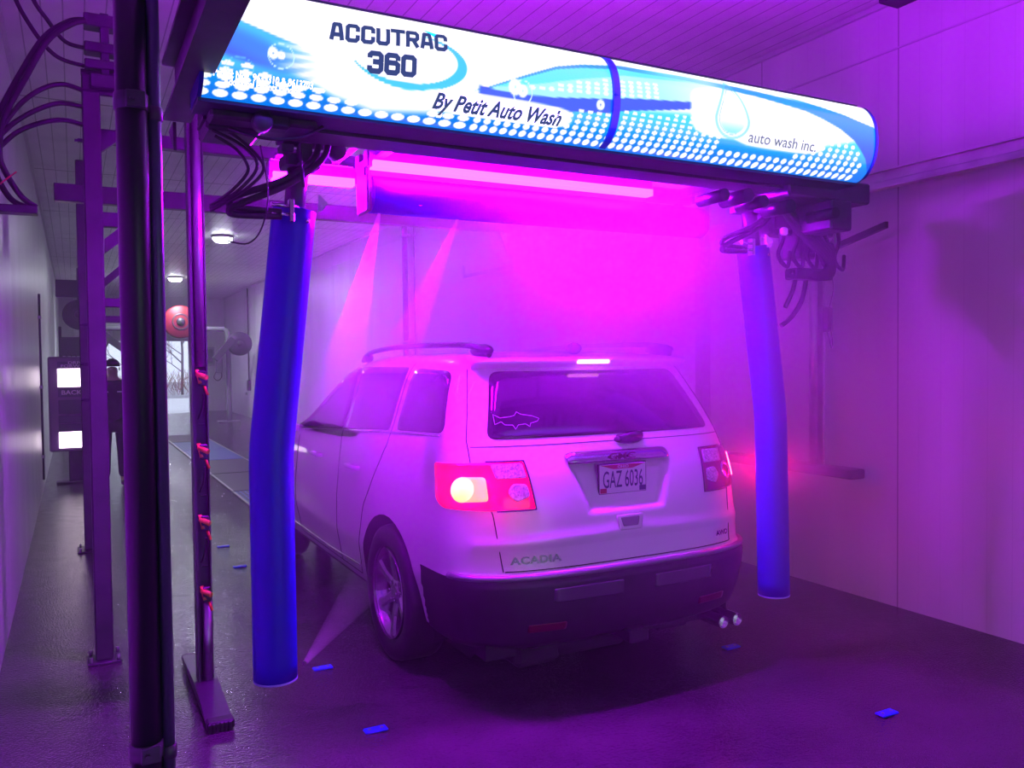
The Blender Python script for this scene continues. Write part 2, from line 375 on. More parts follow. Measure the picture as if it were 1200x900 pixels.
ab = sm(0, .004, band-Z)*(1-sm(0, .004, band-bw-Z))*sm(1.40, 1.42, X)*(1-sm(2.52, 2.64, X)); col = over(col, (.0,.38,.88), ab)
# big blue sweep at the right end
rt = np.interp(X, [2.95,3.29,3.45,3.53,3.66], [2.91,2.868,2.846,2.828,2.805])
rb = np.interp(X, [2.95,3.28,3.40,3.50,3.60,3.66], [2.875,2.80,2.765,2.72,2.645,2.58])
ar = sm(0, .005, rt-Z)*sm(0, .006, Z-rb)*sm(3.0, 3.25, X)
gr = sm(2.62, 2.82, Z)[..., None]; rc = np.array([.0,.36,.95])*(1-gr)+np.array([.0,.62,.96])*gr
col = col*(1-ar[..., None])+rc*ar[..., None]
# dot field
def dots(x0, x1, cells, slant, zt, zb, rx, rz):
    global col
    for i, cx in enumerate(np.arange(x0, x1, cells)):
        for j in range(9):
            z = SZ0+.012+j*rz*2.35; x = cx + slant*j
            top_ = np.interp(x, zt[0], zt[1])
            if z > top_: break
            k = 1-.35*j/9
            if x < x0 or x > x1: continue
            d = ((X-x)/(rx*k))**2+((Z-z)/(rz*k))**2
            a = sm(1.15, .85, d); col = over(col, (1,1,1), a)
dots(.40, 1.40, .064, .004, ([.39,.7,1.0,1.2,1.4],[2.68,2.62,2.58,2.585,2.60]), 0, .026, .0085)
dots(1.42, 2.64, .044, .004, ([1.4,1.56,1.8,2.05,2.5,2.7],[2.60,2.645,2.66,2.685,2.72,2.67]), 0, .0165, .0085)
dots(1.56, 2.40, .044, .004, ([1.56,2.4],[2.53,2.53]), 0, .0165, .0085)
for i, cx in enumerate(np.arange(1.60, 2.30, .044)):      # second dot patch, above the band
    for j in range(4):
        z = float(np.interp(cx, [1.5,2.03,2.4],[2.715,2.750,2.78]))+j*.018
        if z > float(np.interp(cx, [1.5,2.03,2.4],[2.70,2.81,2.86])): break
        d = ((X-cx)/.015)**2+((Z-z)/.0075)**2; col = over(col, (1,1,1), sm(1.15,.85,d)*.85)
dots(2.66, 3.60, .050, .007, ([2.66,2.9,3.1,3.3,3.42,3.52,3.6],[2.60,2.60,2.61,2.75,2.745,2.69,2.60]), 0, .018, .0105)
# bubbles
def ring(cx, cz, rx, rz, c, wd=.07, a=1.0, fill=None):
    global col
    d = np.sqrt(((X-cx)/rx)**2+((Z-cz)/rz)**2)
    if fill is not None: col = over(col, fill, sm(1.03,.97,d)*.5)
    col = over(col, c, sm(wd, wd*.4, np.abs(d-1))*a)
ring(.43, 2.745, .048, .052, (.75,.96,1)); ring(.425, 2.745, .012, .013, (1,1,1), 1.0)
ring(.655, 2.692, .044, .038, (.75,.96,1), .06); ring(.628, 2.697, .010, .011, (1,1,1), 1.0); ring(.655, 2.694, .008, .008, (1,1,1), 1.0)
ring(1.60, 2.700, .042, .045, (.85,.98,1), .07); ring(1.565, 2.715, .017, .018, (1,1,1), 1.0); ring(1.60, 2.705, .013, .014, (1,1,1), 1.0)
ring(.52, 2.64, .045, .03, (.5,.9,1), .06, .5); ring(1.97, 2.70, .012, .012, (1,1,1), 1.0)
# big oval swoosh and arrow round the title
d = np.sqrt(((X-1.115)/.222)**2+((Z-2.757)/.098)**2); an = np.arctan2((Z-2.757)/.098, (X-1.115)/.222)
wd = np.interp(an, [-2.6,-1.6,-.4,.9,1.25], [.02,.13,.12,.05,.02])
col = over(col, (.0,.78,.86), sm(wd, wd*.75, np.abs(d-1))*((an > -2.7) & (an < 1.2)))
# white backing of the lettering
for (cx, cz, rx, rz) in ((1.51,2.632,.33,.038), (2.70,2.75,.25,.105), (3.00,2.705,.30,.075)):
    d = (np.abs((X-cx)/rx))**4+(np.abs((Z-cz)/rz))**4; col = over(col, (1,1,1), sm(1.2,.8,d))
# water drop emblem
ddx = (X-2.695)/.10; ddz = (Z-2.725)
rdz = np.where(ddz > 0, .185, .075); dd = np.sqrt((ddx/np.where(ddz > 0, np.clip(1-ddz/.185,0,1)**.5+.02, 1))**2+(ddz/rdz)**2)
col = over(col, (.25,.82,.86), sm(.10,.05,np.abs(dd-.98))*.55); col = over(col, (.45,.75,.80), sm(.035,.02,np.abs(dd-.80))*.6*(ddx < .3))
col = over(col, (.35,.88,.88), sm(.80,.70,dd)*sm(2.735,2.665,Z)*.75)
# blank the seam strip between panels
col = np.clip(col, 0, 1)**2.2
vv = np.array([spt(x, z) for z in gz for x in gx])
off = Vector(sign.location); vv = vv - np.array([off.x, off.y, off.z])
I = np.arange(nx*nz).reshape(nz, nx)
qf = np.stack([I[:-1,:-1], I[:-1,1:], I[1:,1:], I[1:,:-1]], -1).reshape(-1, 4)
me = bpy.data.meshes.new('lit_face'); me.vertices.add(len(vv)); me.vertices.foreach_set('co', vv.ravel())
me.loops.add(qf.size); me.loops.foreach_set('vertex_index', qf.ravel().astype(np.int32))
me.polygons.add(len(qf)); me.polygons.foreach_set('loop_start', np.arange(0, qf.size, 4, dtype=np.int32)); me.update(calc_edges=True)
ca = me.color_attributes.new('artwork', 'FLOAT_COLOR', 'POINT')
ca.data.foreach_set('color', np.concatenate([col.reshape(-1, 3), np.ones((nx*nz, 1))], 1).ravel())
fm = bpy.data.materials.new('printed_backlit_panel'); fm.use_nodes = True; ft = fm.node_tree; fb = ft.nodes['Principled BSDF']
at = ft.nodes.new('ShaderNodeVertexColor'); at.layer_name = 'artwork'
fb.inputs['Base Color'].default_value = (.004,.004,.004,1); ft.links.new(at.outputs[0], fb.inputs['Emission Color']); fb.inputs['Emission Strength'].default_value = 1.12
fb.inputs['Roughness'].default_value = .3
fm.cycles.emission_sampling = 'NONE'
me.materials.append(fm)
lf = bpy.data.objects.new('lit_face', me); C.objects.link(lf); lf.parent = sign
# violet area lamps added just before the face, standing in for the sign's spill
for k in range(3):
    ld = bpy.data.lights.new('sign_spill_lamp', 'AREA'); ld.shape = 'RECTANGLE'; ld.size = 1.05; ld.size_y = .30; ld.energy = 11; ld.color = (.16,.03,1.0)
    lo = bpy.data.objects.new('sign_spill_lamp', ld); C.objects.link(lo); lo.parent = sign
    lo.location = (SX0+.55+1.04*k-off.x, SY-SB-.012-off.y, .19); lo.rotation_euler = (math.radians(90), 0, 0)
b = W()
ends = [(sprof(t), SZ0+(SZ1-SZ0)*t) for t in np.linspace(0, 1, 25)]
for x0, x1 in ((SX0*KX-.014, SX0*KX), (SX1*KX, SX1*KX+.014)):
    b.prism([(x0, y-.006, z) for y, z in ends]+[(x0, SY+.16, SZ1), (x0, SY+.16, SZ0)], (x1-x0, 0, 0))
b.build('end_cap', mat('dark_blue_trim', (.01,.02,.20), .4), sign)
b = W(); b.box(SX0*KX-.01, SX1*KX+.01, SY, SY+.16, SZ0-.012, SZ1+.012); b.build('sign_cabinet', mat('dark_cabinet', (.03,.03,.06), .5), sign)
b = W()
sx = 2.045; pr = [spt(sx, z, .012) for z in np.linspace(SZ0, SZ1, 25)]
for i in range(24):
    p, q = pr[i], pr[i+1]; sx = 2.045*KX
    b.add([(sx-.016, p[1], p[2]), (sx+.016, p[1], p[2]), (sx+.016, q[1], q[2]), (sx-.016, q[1], q[2])], [(0,1,2,3)], 0, True)
    for s_ in (-.016, .016): b.add([(sx+s_, p[1], p[2]), (sx+s_, p[1]+.03, p[2]), (sx+s_, q[1]+.03, q[2]), (sx+s_, q[1], q[2])], [(0,1,2,3)])
b.build('panel_joint', mat('blue_joint_strip', (.01,.03,.32), .4, emit=(.0,.02,.5), estr=.5), sign)
def sign_text(txt, x, z, w_, h_, m_, bold=.0, shear=0.0, off_=.003, name='lettering', slope=0.0, lab=None):
    vs, fs = text_geo(txt, 1.0, bold, 0, shear)
    vs[:, 0] -= vs[:, 0].min(); vs[:, 1] -= vs[:, 1].min() if False else 0
    vs[:, 0] *= w_/vs[:, 0].max(); vs[:, 1] *= h_/.70
    b = W(); b.add([spt(x+p[0], z+p[1]+slope*p[0], off_) for p in vs], fs)
    o = b.build(name, m_, sign)
    if lab: o['label'] = lab
    return o
NAVY = mat('navy_print', (.0,.0,.004), .8, spec=0.0, emit=(.03,.045,.13), estr=1.5)
WHT = mat('white_print', (1,1,1), .4, emit=(1,1,1), estr=1.5)
GRY = mat('grey_print', (.01,.01,.01), .8, spec=0.0, emit=(.16,.20,.25), estr=.9)
# the heavy block title letters are drawn as thick chamfered strokes
GL = {'A': [[(.13,0),(.30,1),(.70,1),(.87,0)], [(.22,.30),(.78,.30)]], 'C': [[(.87,.68),(.87,.88),(.74,1),(.26,1),(.13,.88),(.13,.12),(.26,0),(.74,0),(.87,.12),(.87,.32)]],
      'U': [[(.13,1),(.13,.12),(.26,0),(.74,0),(.87,.12),(.87,1)]], 'T': [[(.02,1),(.98,1)], [(.5,1),(.5,0)]], 'R': [[(.13,0),(.13,1),(.74,1),(.87,.88),(.87,.60),(.74,.48),(.13,.48)], [(.52,.48),(.87,0)]],
      '3': [[(.13,.80),(.13,.88),(.26,1),(.74,1),(.87,.88),(.87,.62),(.74,.52),(.40,.52)], [(.74,.52),(.87,.42),(.87,.12),(.74,0),(.26,0),(.13,.12),(.13,.22)]],
      '6': [[(.87,.78),(.87,.88),(.74,1),(.26,1),(.13,.88),(.13,.12),(.26,0),(.74,0),(.87,.12),(.87,.46),(.74,.56),(.13,.56)]], '0': [[(.26,0),(.74,0),(.87,.12),(.87,.88),(.74,1),(.26,1),(.13,.88),(.13,.12),(.26,0)]]}
def block_text(txt, x, z, pitch, w_, h_, th, slope, shear):
    b = W()
    for k, ch in enumerate(txt):
        for st in GL[ch]:
            P = [((q[0])*w_, th/2+q[1]*(h_-th)) for q in st]
            for i in range(len(P)-1):
                (x0, z0), (x1, z1) = P[i], P[i+1]; L = math.hypot(x1-x0, z1-z0); dx, dz = (x1-x0)/L*th/2, (z1-z0)/L*th/2
                e = .45; quad = [(x0-dx*e-dz, z0-dz*e+dx), (x0-dx*e+dz, z0-dz*e-dx), (x1+dx*e+dz, z1+dz*e-dx), (x1+dx*e-dz, z1+dz*e+dx)]
                N = 4; pts = []
                for j in range(N+1):
                    for (a, c) in ((quad[0], quad[3]), (quad[1], quad[2])):
                        u = a[0]+(c[0]-a[0])*j/N; v = a[1]+(c[1]-a[1])*j/N; X_ = x+k*pitch+u+shear*v; pts.append(spt(X_, z+v+slope*(k*pitch+u), .003))
                b.add(pts, [(2*j, 2*j+1, 2*j+3, 2*j+2) for j in range(N)])
    o = b.build('lettering', NAVY, sign); o['label'] = 'navy title lettering'; return o
block_text('ACCUTRAC', .822, 2.768, .0575, .051, .070, .0155, .075, .12)
block_text('360', .960, 2.680, .064, .058, .078, .0185, .05, .04)
sign_text('By Petit Auto Wash', 1.225, 2.601, .565, .052, WHT, .075, .35, .0025, 'lettering_outline')
sign_text('By Petit Auto Wash', 1.225, 2.603, .565, .050, NAVY, .03, .35, .0042)
sign_text('auto wash inc.', 2.80, 2.645, .44, .046, GRY, .002, 0, .003)
sign_text('Patent Nos. 9633310 & 8613703', .435, 2.607, .335, .020, WHT, .03, 0)
sign_text('Additional Patents Pending', .47, 2.588, .26, .018, WHT, .03, 0)
b = W(); b.add([spt(1.19,2.877,.003), spt(1.245,2.868,.003), spt(1.232,2.852,.003)], [(0,1,2)]); b.build('arrow_head', mat('cyan_print', (0,.6,.6), .4, emit=(0,.75,.80), estr=1.2), sign)

# ================================================================ GANTRY
gy = 3.12
gt_ = thing('wash_gantry', (2.2, gy, 2.42), 'dark steel gantry bridge carrying the backlit sign across the bay', 'gantry')
b = W(); b.box(.42, 3.72, 3.10, 3.24, 2.54, 2.70, 0, .006); b.box(.42, 3.72, 3.09, 3.25, 2.532, 2.542, 0); b.box(.42, 3.72, 3.09, 3.25, 2.70, 2.71)
b.build('crossbeam', PSTEEL, gt_)
b = W(); b.box(.43, .80, 2.99, 3.09, 2.515, 2.55, 0, .01); b.box(.43, .62, 3.09, 3.3, 2.50, 2.66, 0, .01); b.box(.62,.70,2.98,3.05,2.50,2.56,0,.01)
b.build('carriage_housing', DSTEEL, gt_)
b = W(); b.lathe([(.0,0),(.03,0),(.035,.01),(.035,.05),(.0,.05)], (.60, 2.95, 2.515), (0,1,0), 20); b.build('drive_wheel', PSTEEL, gt_)
b = W(); b.box(3.2, 3.80, 3.05, 3.36, 2.49, 2.60, 0, .01); b.box(3.5, 3.66, 3.05, 3.3, 2.34, 2.50, 0, .01); b.build('trolley_housing', DSTEEL, gt_)
b = W()
for (x, z, rr) in ((2.75,2.45,.03),(2.9,2.46,.035),(3.0,2.44,.03),(3.18,2.43,.035),(3.5,2.42,.03)): b.cyl((x,3.02,z), (x,3.2,z), rr, n=14)
b.build('guide_roller', BLACKP, gt_)
b = W()
for p in ([(.50,3.05,2.50),(.56,3.0,2.47),(.64,2.98,2.46),(.74,2.99,2.48),(.82,3.0,2.53)], [(.44,3.1,2.52),(.52,3.12,2.50),(.60,3.12,2.44),(.63,3.12,2.38),(.57,3.15,2.31),(.47,3.3,2.25)],
          [(.45,3.1,2.50),(.54,3.12,2.47),(.60,3.12,2.42),(.60,3.12,2.37),(.54,3.15,2.30),(.47,3.3,2.26)], [(.46,3.1,2.48),(.53,3.12,2.45),(.57,3.12,2.40),(.57,3.12,2.36),(.52,3.15,2.30),(.47,3.3,2.27)]):
    b.tube(spline(p, 6), .006, 8)
b.tube(spline([(.62,3.12,2.47),(.645,3.12,2.3),(.62,3.12,2.17),(.57,3.12,2.11),(.50,3.15,2.12)], 6), .003, 6)
b.tube([(.77,3.12,2.47),(.772,3.12,2.36)], .0025, 6); b.tube([(.772,3.12,2.40),(.774,3.12,2.33)], .006, 6)
b.build('loose_cable', RUBBER, gt_)

# gantry's arms with blue foam cushions
def arm(name_x, tx, ty, pts, label, flip):
    t = thing('foam_boom', (tx, ty, 2.3), label, 'wash arm', 'foam covered wash arms hanging either side of the car')
    k = -1 if flip else 1
    P = [Vector(p) for p in pts]; path = []
    a, m_, c = P
    for i in range(13): path.append(a.lerp(m_, i/13.0*.93))
    q0 = a.lerp(m_, .93); q1 = m_.lerp(c, .07)
    for i in range(7):
        s_ = i/6; path.append((q0*(1-s_)+m_*s_)*(1-s_)+(m_*(1-s_)+q1*s_)*s_)
    for i in range(1, 13): path.append(m_.lerp(c, .07+.93*i/12))
    b = W(); b.tube(path, .087, 40, caps=True); b.build('foam_cushion', FOAM, t)
    d = (path[-1]-path[-2]).normalized()
    b = W(); b.tube([path[-1]-d*.004, path[-1]+d*.004], .0875, 40); b.build('end_ring', mat('pale_ring', (.35,.4,.8), .4), t)
    b = W(); q = a+Vector((-.02*k+.03, -.087, -.06)); b.lathe([(.0,-.004),(.009,-.004),(.009,.004),(.0,.004)], (a.x+.035, a.y-.082, a.z-.05), (0.3,-1,0), 16); b.build('rivet', CHROME, t)
    d0 = (a-m_).normalized(); top_ = a+d0*.24
    b = W(); b.tube([a-d0*.05, top_], .042, 20); b.build('arm_pipe', PSTEEL, t)
    b = W(); x0, y0, z0 = top_
    b.box(x0-.07, x0+.07, y0-.07, y0+.07, z0-.03, 2.47, 0, .008)
    b.box(x0-.10, x0-.05, y0-.12, y0-.05, z0+.03, z0+.06, 0, .004); b.box(x0-.10, x0-.05, y0-.12, y0-.05, z0-.03, z0, 0, .004)
    b.cyl((x0-.11,y0-.08,z0+.015), (x0+.11,y0-.08,z0+.015), .016, n=12)
    b.lathe([(0,0),(.035,0),(.035,.05),(0,.05)], (x0+.13, y0-.10, z0-.0), (0,1,0), 16)
    b.box(x0-.03, x0+.02, y0-.13, y0-.07, z0-.07, z0+.01, 0, .004); b.build('pivot_bracket', DSTEEL, t)
    b = W()
    for j, dx in enumerate((0, .035)):
        b.tube(spline([(x0+.05+dx, y0-.10, 2.55), (x0+.05+dx, y0-.13, z0+.05), (x0+.02+dx, y0-.15, z0-.05), (x0-.10+dx*.5, y0-.16, z0-.15-dx*.4), (x0-.27, y0-.14, z0-.22-dx), (x0-.30, y0-.13, z0-.245-dx), (x0-.27, y0-.12, z0-.262-dx*.8), (x0-.10, y0-.09, z0-.262-dx*.5)], 8), .013, 10)
    b.build('hose', RUBBER, t)
    b = W()
    for j in range(2): b.cyl((x0-.14, y0-.10, z0-.235-.034*j), (x0-.03, y0-.07, z0-.235-.034*j), .008, n=10)
    b.box(x0-.07, x0-.05, y0-.11, y0-.07, z0-.30, z0-.21, 0, .003); b.build('hose_fitting', CHROME, t)
    b = W(); b.prism([(x0+.055, y0-.08, z0-.18), (x0+.085, y0-.10, z0-.215), (x0+.06, y0-.11, z0-.25), (x0+.05, y0-.08, z0-.25)], (.0, .012, 0)); b.build('reflector', mat('white_tag', (.85,.9,.9), .3), t)
    return t
arm('', .80, 3.4, [(.805,3.4,2.290), (.695,3.4,1.310), (.696,3.4,.395)], 'blue foam wash boom beside the lit tail lamp, the crisper larger looking one', False)
arm('', 3.30, 3.4, [(3.29,3.4,2.28), (3.42,3.4,1.36), (3.442,3.4,.35)], 'hazier blue foam wash boom standing off the unlit tail lamp corner of the car', True)
# busy hoses round the right arm's pivot
t = thing('hose_bundle', (3.6, 3.3, 2.4), 'thick bundle of dark hoses above the right blue wash arm', 'hoses')
for k in range(6):
    b = W(); dx = .05*k; b.tube(spline([(3.36+dx*.8, 3.28+.02*k, 2.52), (3.42+dx, 3.27, 2.42-.01*k), (3.55+dx*.6, 3.25, 2.30), (3.66+dx*.25, 3.24, 2.22+.012*k), (3.68+.01*k, 3.24, 2.17-.006*k), (3.62, 3.24, 2.135-.006*k), (3.5-.01*k, 3.28, 2.14)], 8), .014, 10); b.build('hose', RUBBER, t)
b = W(); b.tube(spline([(3.60,3.30,2.16),(3.58,3.32,2.0),(3.52,3.34,1.9),(3.46,3.36,1.85)], 6), .013, 8); b.tube(spline([(3.52,3.30,2.16),(3.51,3.32,2.05),(3.47,3.34,1.95)], 6), .012, 8); b.build('hose_tail', RUBBER, t)
b = W(); b.box(3.46, 3.74, 3.24, 3.34, 2.10, 2.16, 0, .01); b.build('hose_clamp', DSTEEL, t)
t = thing('valve_cluster', (3.75, 3.45, 2.4), 'cluttered cluster of dark valves and brackets under the far end of the sign', 'valves')
for (x0, x1, y0, y1, z0, z1) in ((3.42,3.60,3.40,3.52,2.36,2.52),(3.66,3.80,3.42,3.56,2.24,2.44),(3.84,3.98,3.40,3.52,2.38,2.54),(3.30,3.36,3.42,3.50,2.30,2.50)):
    b = W(); b.box(x0, x1, y0, y1, z0, z1, 0, .01); b.box(x0+.03, x1-.03, y0-.02, y0, z0+.03, z1-.03, 0, .005); b.build('valve_body', DSTEEL, t)
for k in range(5):
    b = W(); x = 3.46+.11*k; b.tube(spline([(x, 3.44, 2.50), (x+.04, 3.38, 2.36), (x-.02, 3.36, 2.24), (x+.07, 3.38, 2.18), (x+.13, 3.42, 2.27)], 6), .011, 8); b.build('hose', RUBBER, t)
b = W(); b.box(3.40, 4.0, 3.52, 3.56, 2.50, 2.55, 0, .004); b.build('mounting_rail', PSTEEL, t)
for x in (3.50, 3.93):
    b = W(); b.cyl((x,3.40,2.54), (x,3.40,2.20), .012, n=10); b.build('guide_rod', STEEL, t)
tag(MB().box(3.335, 3.375, 3.22, 3.25, 2.325, 2.365, 0, .008).build('small_white_sensor', mat('white_tag')), 'small white square sensor above the right blue wash arm', 'sensor')

# top spray bar with foam cushion and LED strips
MAG = mat('magenta_led_strip', (1,.2,1), .4, emit=(.43,.0003,1.0), estr=1000)
MAG2 = mat('magenta_led_strip_bright', (1,.2,1), .4, emit=(.46,.0002,1.0), estr=1350)
MAG3 = mat('magenta_added_upper_strip', (1,.2,1), .4, emit=(.50,.0002,1.0), estr=330)
def led_bar(x0, x1, y, z, label, m_=MAG, shield=True):
    t = thing('led_light_bar', ((x0+x1)/2, y, z), label, 'light bar', 'magenta LED bars under the gantry')
    b = W(); b.box(x0-.02, x1+.02, y-.008, y+.06, z-.010, z+.075, 0, .006); b.build('bar_housing', PSTEEL, t)
    b = W(); b.prism([(x0,y-.034,z+.013),(x0,y-.010,z+.013),(x0,y-.010,z-.012),(x0,y+.03,z-.012),(x0,y+.03,z-.022),(x0,y-.034,z-.022)], (x1-x0,0,0)); b.build('led_strip', m_, t)
    b = W(); b.box(x0, x1, y+.005, y+.045, z+.0755, z+.079); b.build('added_upper_strip', MAG3, t)  # unseen upward strip, added to brighten the ceiling
    if shield: b = W(); b.box(x0-.02, x1+.02, y+.05, y+.062, z-.045, z+.07, 0, .003); b.build('added_light_shield', PSTEEL, t)  # added plate, keeps the strip's light off the far end
    b = W()
    for x in (x0+.02, x1-.1): b.box(x, x+.03, y+.01, y+.04, z+.07, z+.12, 0, .003); b.box(x, x+.03, 3.25, y+.04, z+.09, z+.105, 0, .003)
    b.build('hanger_bracket', DSTEEL, t); return t
led_bar(1.252, 2.86, 3.75, 2.600, 'long magenta LED bar above the blue roller, the brighter nearer one')
led_bar(.89, 1.30, 4.2, 2.605, 'short magenta LED bar behind, left of the blue roller', MAG2, False)
t = thing('top_foam_roller', (2.2, 3.82, 2.45), 'horizontal blue foam roller beneath the magenta LED bar', 'foam roller')
b = W(); b.tube([(1.27,3.84,2.475),(3.30,3.84,2.475)], .088, 40); b.build('foam_cushion', FOAM, t)
b = W(); b.box(1.238, 1.262, 3.78, 3.95, 2.385, 2.64, 0, .008); b.build('end_plate', DSTEEL, t)
b = W(); b.box(1.24, 3.32, 3.90, 3.97, 2.60, 2.68, 0, .006); b.build('support_rail', PSTEEL, t)
for x in (1.27, 3.2):
    b = W(); b.box(x, x+.05, 3.25, 3.92, 2.63, 2.68, 0, .005); b.build('support_arm', DSTEEL, t)
    b = W(); b.box(x, x+.05, 3.93, 3.96, 2.54, 2.61, 0, .005); b.build('support_bracket', DSTEEL, t)
b = W()
for x in (1.5, 2.05, 2.6): b.lathe([(.0,-.008),(.012,-.008),(.014,.004),(.0,.004)], (x, 3.765, 2.44), (0,-1,-.4), 12)
b.build('spray_nozzle', mat('red_nozzle', (.7,.03,.05), .4), t)
t = thing('mounting_box', (1.55, 3.775, 2.704), 'small grey junction box on top of the long LED bar', 'junction box')
MB().box(-.06,.06,-.03,.03,-.03,.035,0,.006).build('box_body', DSTEEL, t); MB().box(-.04,.04,-.034,-.03,-.015,.015,0,.002).build('cover_plate', PSTEEL, t)

# ================================================================ RAILS, POSTS, PIPES
t = thing('runway_rail', (.39, 2, 2.7), 'dark steel runway beam overhead ending behind the black pipe', 'runway beam')
b = W(); b.box(.325, .425, .2, 3.46, 2.612, 2.625); b.box(.37, .385, .2, 3.46, 2.62, 2.82); b.box(.325, .425, .2, 3.46, 2.82, 2.835); b.build('rail_beam', DSTEEL, t)
b = W(); b.prism([(.36,3.46,2.61),(.36,3.62,2.61),(.36,3.46,2.50)], (.012,0,0)); b.build('gusset', DSTEEL, t)
t = thing('runway_rail', (4.72, 2.2, 2.8), 'pale galvanised runway rail along the right wall beyond the sign', 'runway beam')
b = W(); b.box(4.69, 4.70, -1.2, 8.5, 2.775, 2.875); b.box(4.65, 4.72, -1.2, 8.5, 2.875, 2.885); b.box(4.65, 4.72, -1.2, 8.5, 2.765, 2.775); b.box(4.685,4.69,-1.2,8.5,2.815,2.835)
b.build('rail_beam', mat('pale_galvanised_rail', (.62,.62,.66), .5, .2, noise=(5,.2)), t)
b = W()
for y in (0.0, 1.6, 5.0, 7.6): b.box(4.70, XR-.002, y, y+.05, 2.79, 2.85, 0, .004)
b.build('wall_bracket', STEEL, t)

def xbeam(name, y, z, x0, x1, hh, label):
    b = MB(); b.box(x0, x1, y-.04, y+.04, z-hh/2, z+hh/2, 0, .004); o = b.build(name, PSTEEL); tag(o, label, 'beam', 'steel cross beams under the ceiling'); return o
xbeam('cross_beam', 5.4, 3.0, .165, 4.44, .075, 'thinner nearer steel cross beam spanning the bay under the ceiling')
xbeam('cross_beam', 7.0, 2.95, -.10, 4.44, .13, 'thicker farther steel cross beam spanning the bay under the ceiling')

def post(x, y, h, w_, label, extras=True):
    t = thing('support_post', (x, y, 0), label, 'post', 'square steel support posts')
    MB().box(-w_/2, w_/2, -w_/2, w_/2, .012, h, 0, .008).build('column', PSTEEL, t)
    MB().box(-w_*.95, w_*.95, -w_*.95, w_*.95, 0, .014, 0, .004).build('base_plate', DSTEEL, t)
    b = MB()
    for sx_ in (-1, 1):
        for sy_ in (-1, 1): b.cyl((sx_*w_*.75, sy_*w_*.75, .012), (sx_*w_*.75, sy_*w_*.75, .045), .010, n=6)
    b.build('anchor_bolt', STEEL, t)
    if extras:
        b = MB()
        for z in (h-.36, h-1.38, h-1.6, h-1.8): b.box(-w_/2-.025, -w_/2, -.012, .012, z-.01, z+.01, 0, .002); b.cyl((-w_/2-.04,0,z), (-w_/2,0,z), .007, n=6)
        b.build('side_bolt', DSTEEL, t)
    return t
p1 = post(.118, 5.21, 3.28, .092, 'tall square steel post standing left of the thick black pipe, the nearer one')
b = MB(); b.prism([(.05,-.02,2.30),(.05,-.02,2.38),(.30,-.02,2.60),(.30,-.02,2.52)], (0,.04,0)); b.prism([(.04,-.02,2.86),(.04,-.02,2.93),(.22,-.02,3.08),(.22,-.02,3.01)], (0,.04,0)); b.build('diagonal_brace', PSTEEL, p1)
b = MB(); b.box(.04,.30,-.03,.03,2.45,2.53,0,.004); b.box(.04,.26,-.02,.02,2.00,2.05,0,.004); b.build('arm_stub', DSTEEL, p1)
p2 = post(.115, 8.40, 3.5, .13, 'tall square steel post just behind the nearer left post', False)
b = MB(); b.prism([(.06,0,2.3),(.06,0,2.38),(.36,0,2.66),(.36,0,2.58)], (0,.04,0)); b.box(.06,.36,-.02,.02,2.06,2.12); b.build('diagonal_brace', PSTEEL, p2)
post(4.50, 5.21, 3.28, .092, 'square steel post lost in the mist behind the car at the right', False)
post(4.50, 8.40, 3.3, .13, 'farther square steel post lost in the magenta mist at the right', False)

# hose manifold on top of the near left post
t = thing('hose_manifold', (.15, 5.2, 3.28), 'dark manifold of stacked blocks at the top of the nearer left post', 'manifold')
b = W()
for (z0, z1) in ((3.54,3.61),(3.40,3.455),(3.31,3.36)): b.box(.09, .30, 5.14, 5.24, z0, z1, 0, .006)
b.box(.115, .40, 5.12, 5.26, 3.20, 3.275, 0, .006); b.build('valve_block', DSTEEL, t)
b = W(); b.box(.17,.215,5.15,5.22,3.2,3.62,0,.004); b.build('upright', DSTEEL, t)
b = W()
for z in (3.17, 3.07): b.cyl((.07,5.18,z+.12), (.30,5.18,z+.12), .018, n=12)
b.build('hose_fitting', PSTEEL, t)
def hose(pts, r, label):
    b = MB(); b.tube(spline(pts, 10), r, 12); tag(b.build('hose', RUBBER), label, 'hose', 'black supply hoses at the upper left')
hose([(.10,5.16,3.57),(.02,5.14,3.54),(-.10,5.1,3.42),(-.22,5.1,3.20),(-.33,5.1,2.95),(-.352,5.1,2.78),(-.33,5.1,2.66),(-.27,5.1,2.55),(-.19,5.1,2.51)], .015, 'black hose rising highest to the manifold top block, looping down the left wall')
hose([(.10,5.14,3.56),(.03,5.12,3.52),(-.08,5.07,3.40),(-.19,5.06,3.18),(-.29,5.06,2.96),(-.315,5.06,2.78),(-.29,5.06,2.68),(-.22,5.06,2.56),(-.155,5.06,2.51)], .015, 'black hose beside the highest one, ending at the lower left wall bracket')
hose([(.10,5.2,3.33),(-.05,5.18,3.36),(-.17,5.15,3.50),(-.25,5.12,3.68),(-.28,5.1,3.95)], .011, 'thin black hose curving up left to the ceiling from the third block')
hose([(.10,5.2,3.43),(0,5.2,3.45),(-.08,5.15,3.53),(-.16,5.12,3.66),(-.2,5.1,3.95)], .011, 'thin black hose curving up to the ceiling from the second block')
hose([(.08,5.18,3.19),(-.02,5.15,3.20),(-.12,5.12,3.15),(-.22,5.1,3.05),(-.31,5.1,2.90),(-.335,5.1,2.76)], .013, 'black hose leaving the manifold at mid height toward the left wall')
hose([(.08,5.18,3.10),(-.03,5.16,3.10),(-.14,5.12,3.04),(-.25,5.1,2.95),(-.325,5.1,2.86)], .013, 'black hose leaving the manifold just below the mid height one')
hose([(.08,5.18,3.00),(-.02,5.16,3.01),(-.13,5.12,2.97),(-.24,5.1,2.90),(-.33,5.1,2.80)], .013, 'lowest black hose leaving the manifold toward the left wall')
t = thing('hose_bracket', (-.3, 5.1, 2.5), 'dark wall bracket with hose ends at the upper left edge', 'bracket')
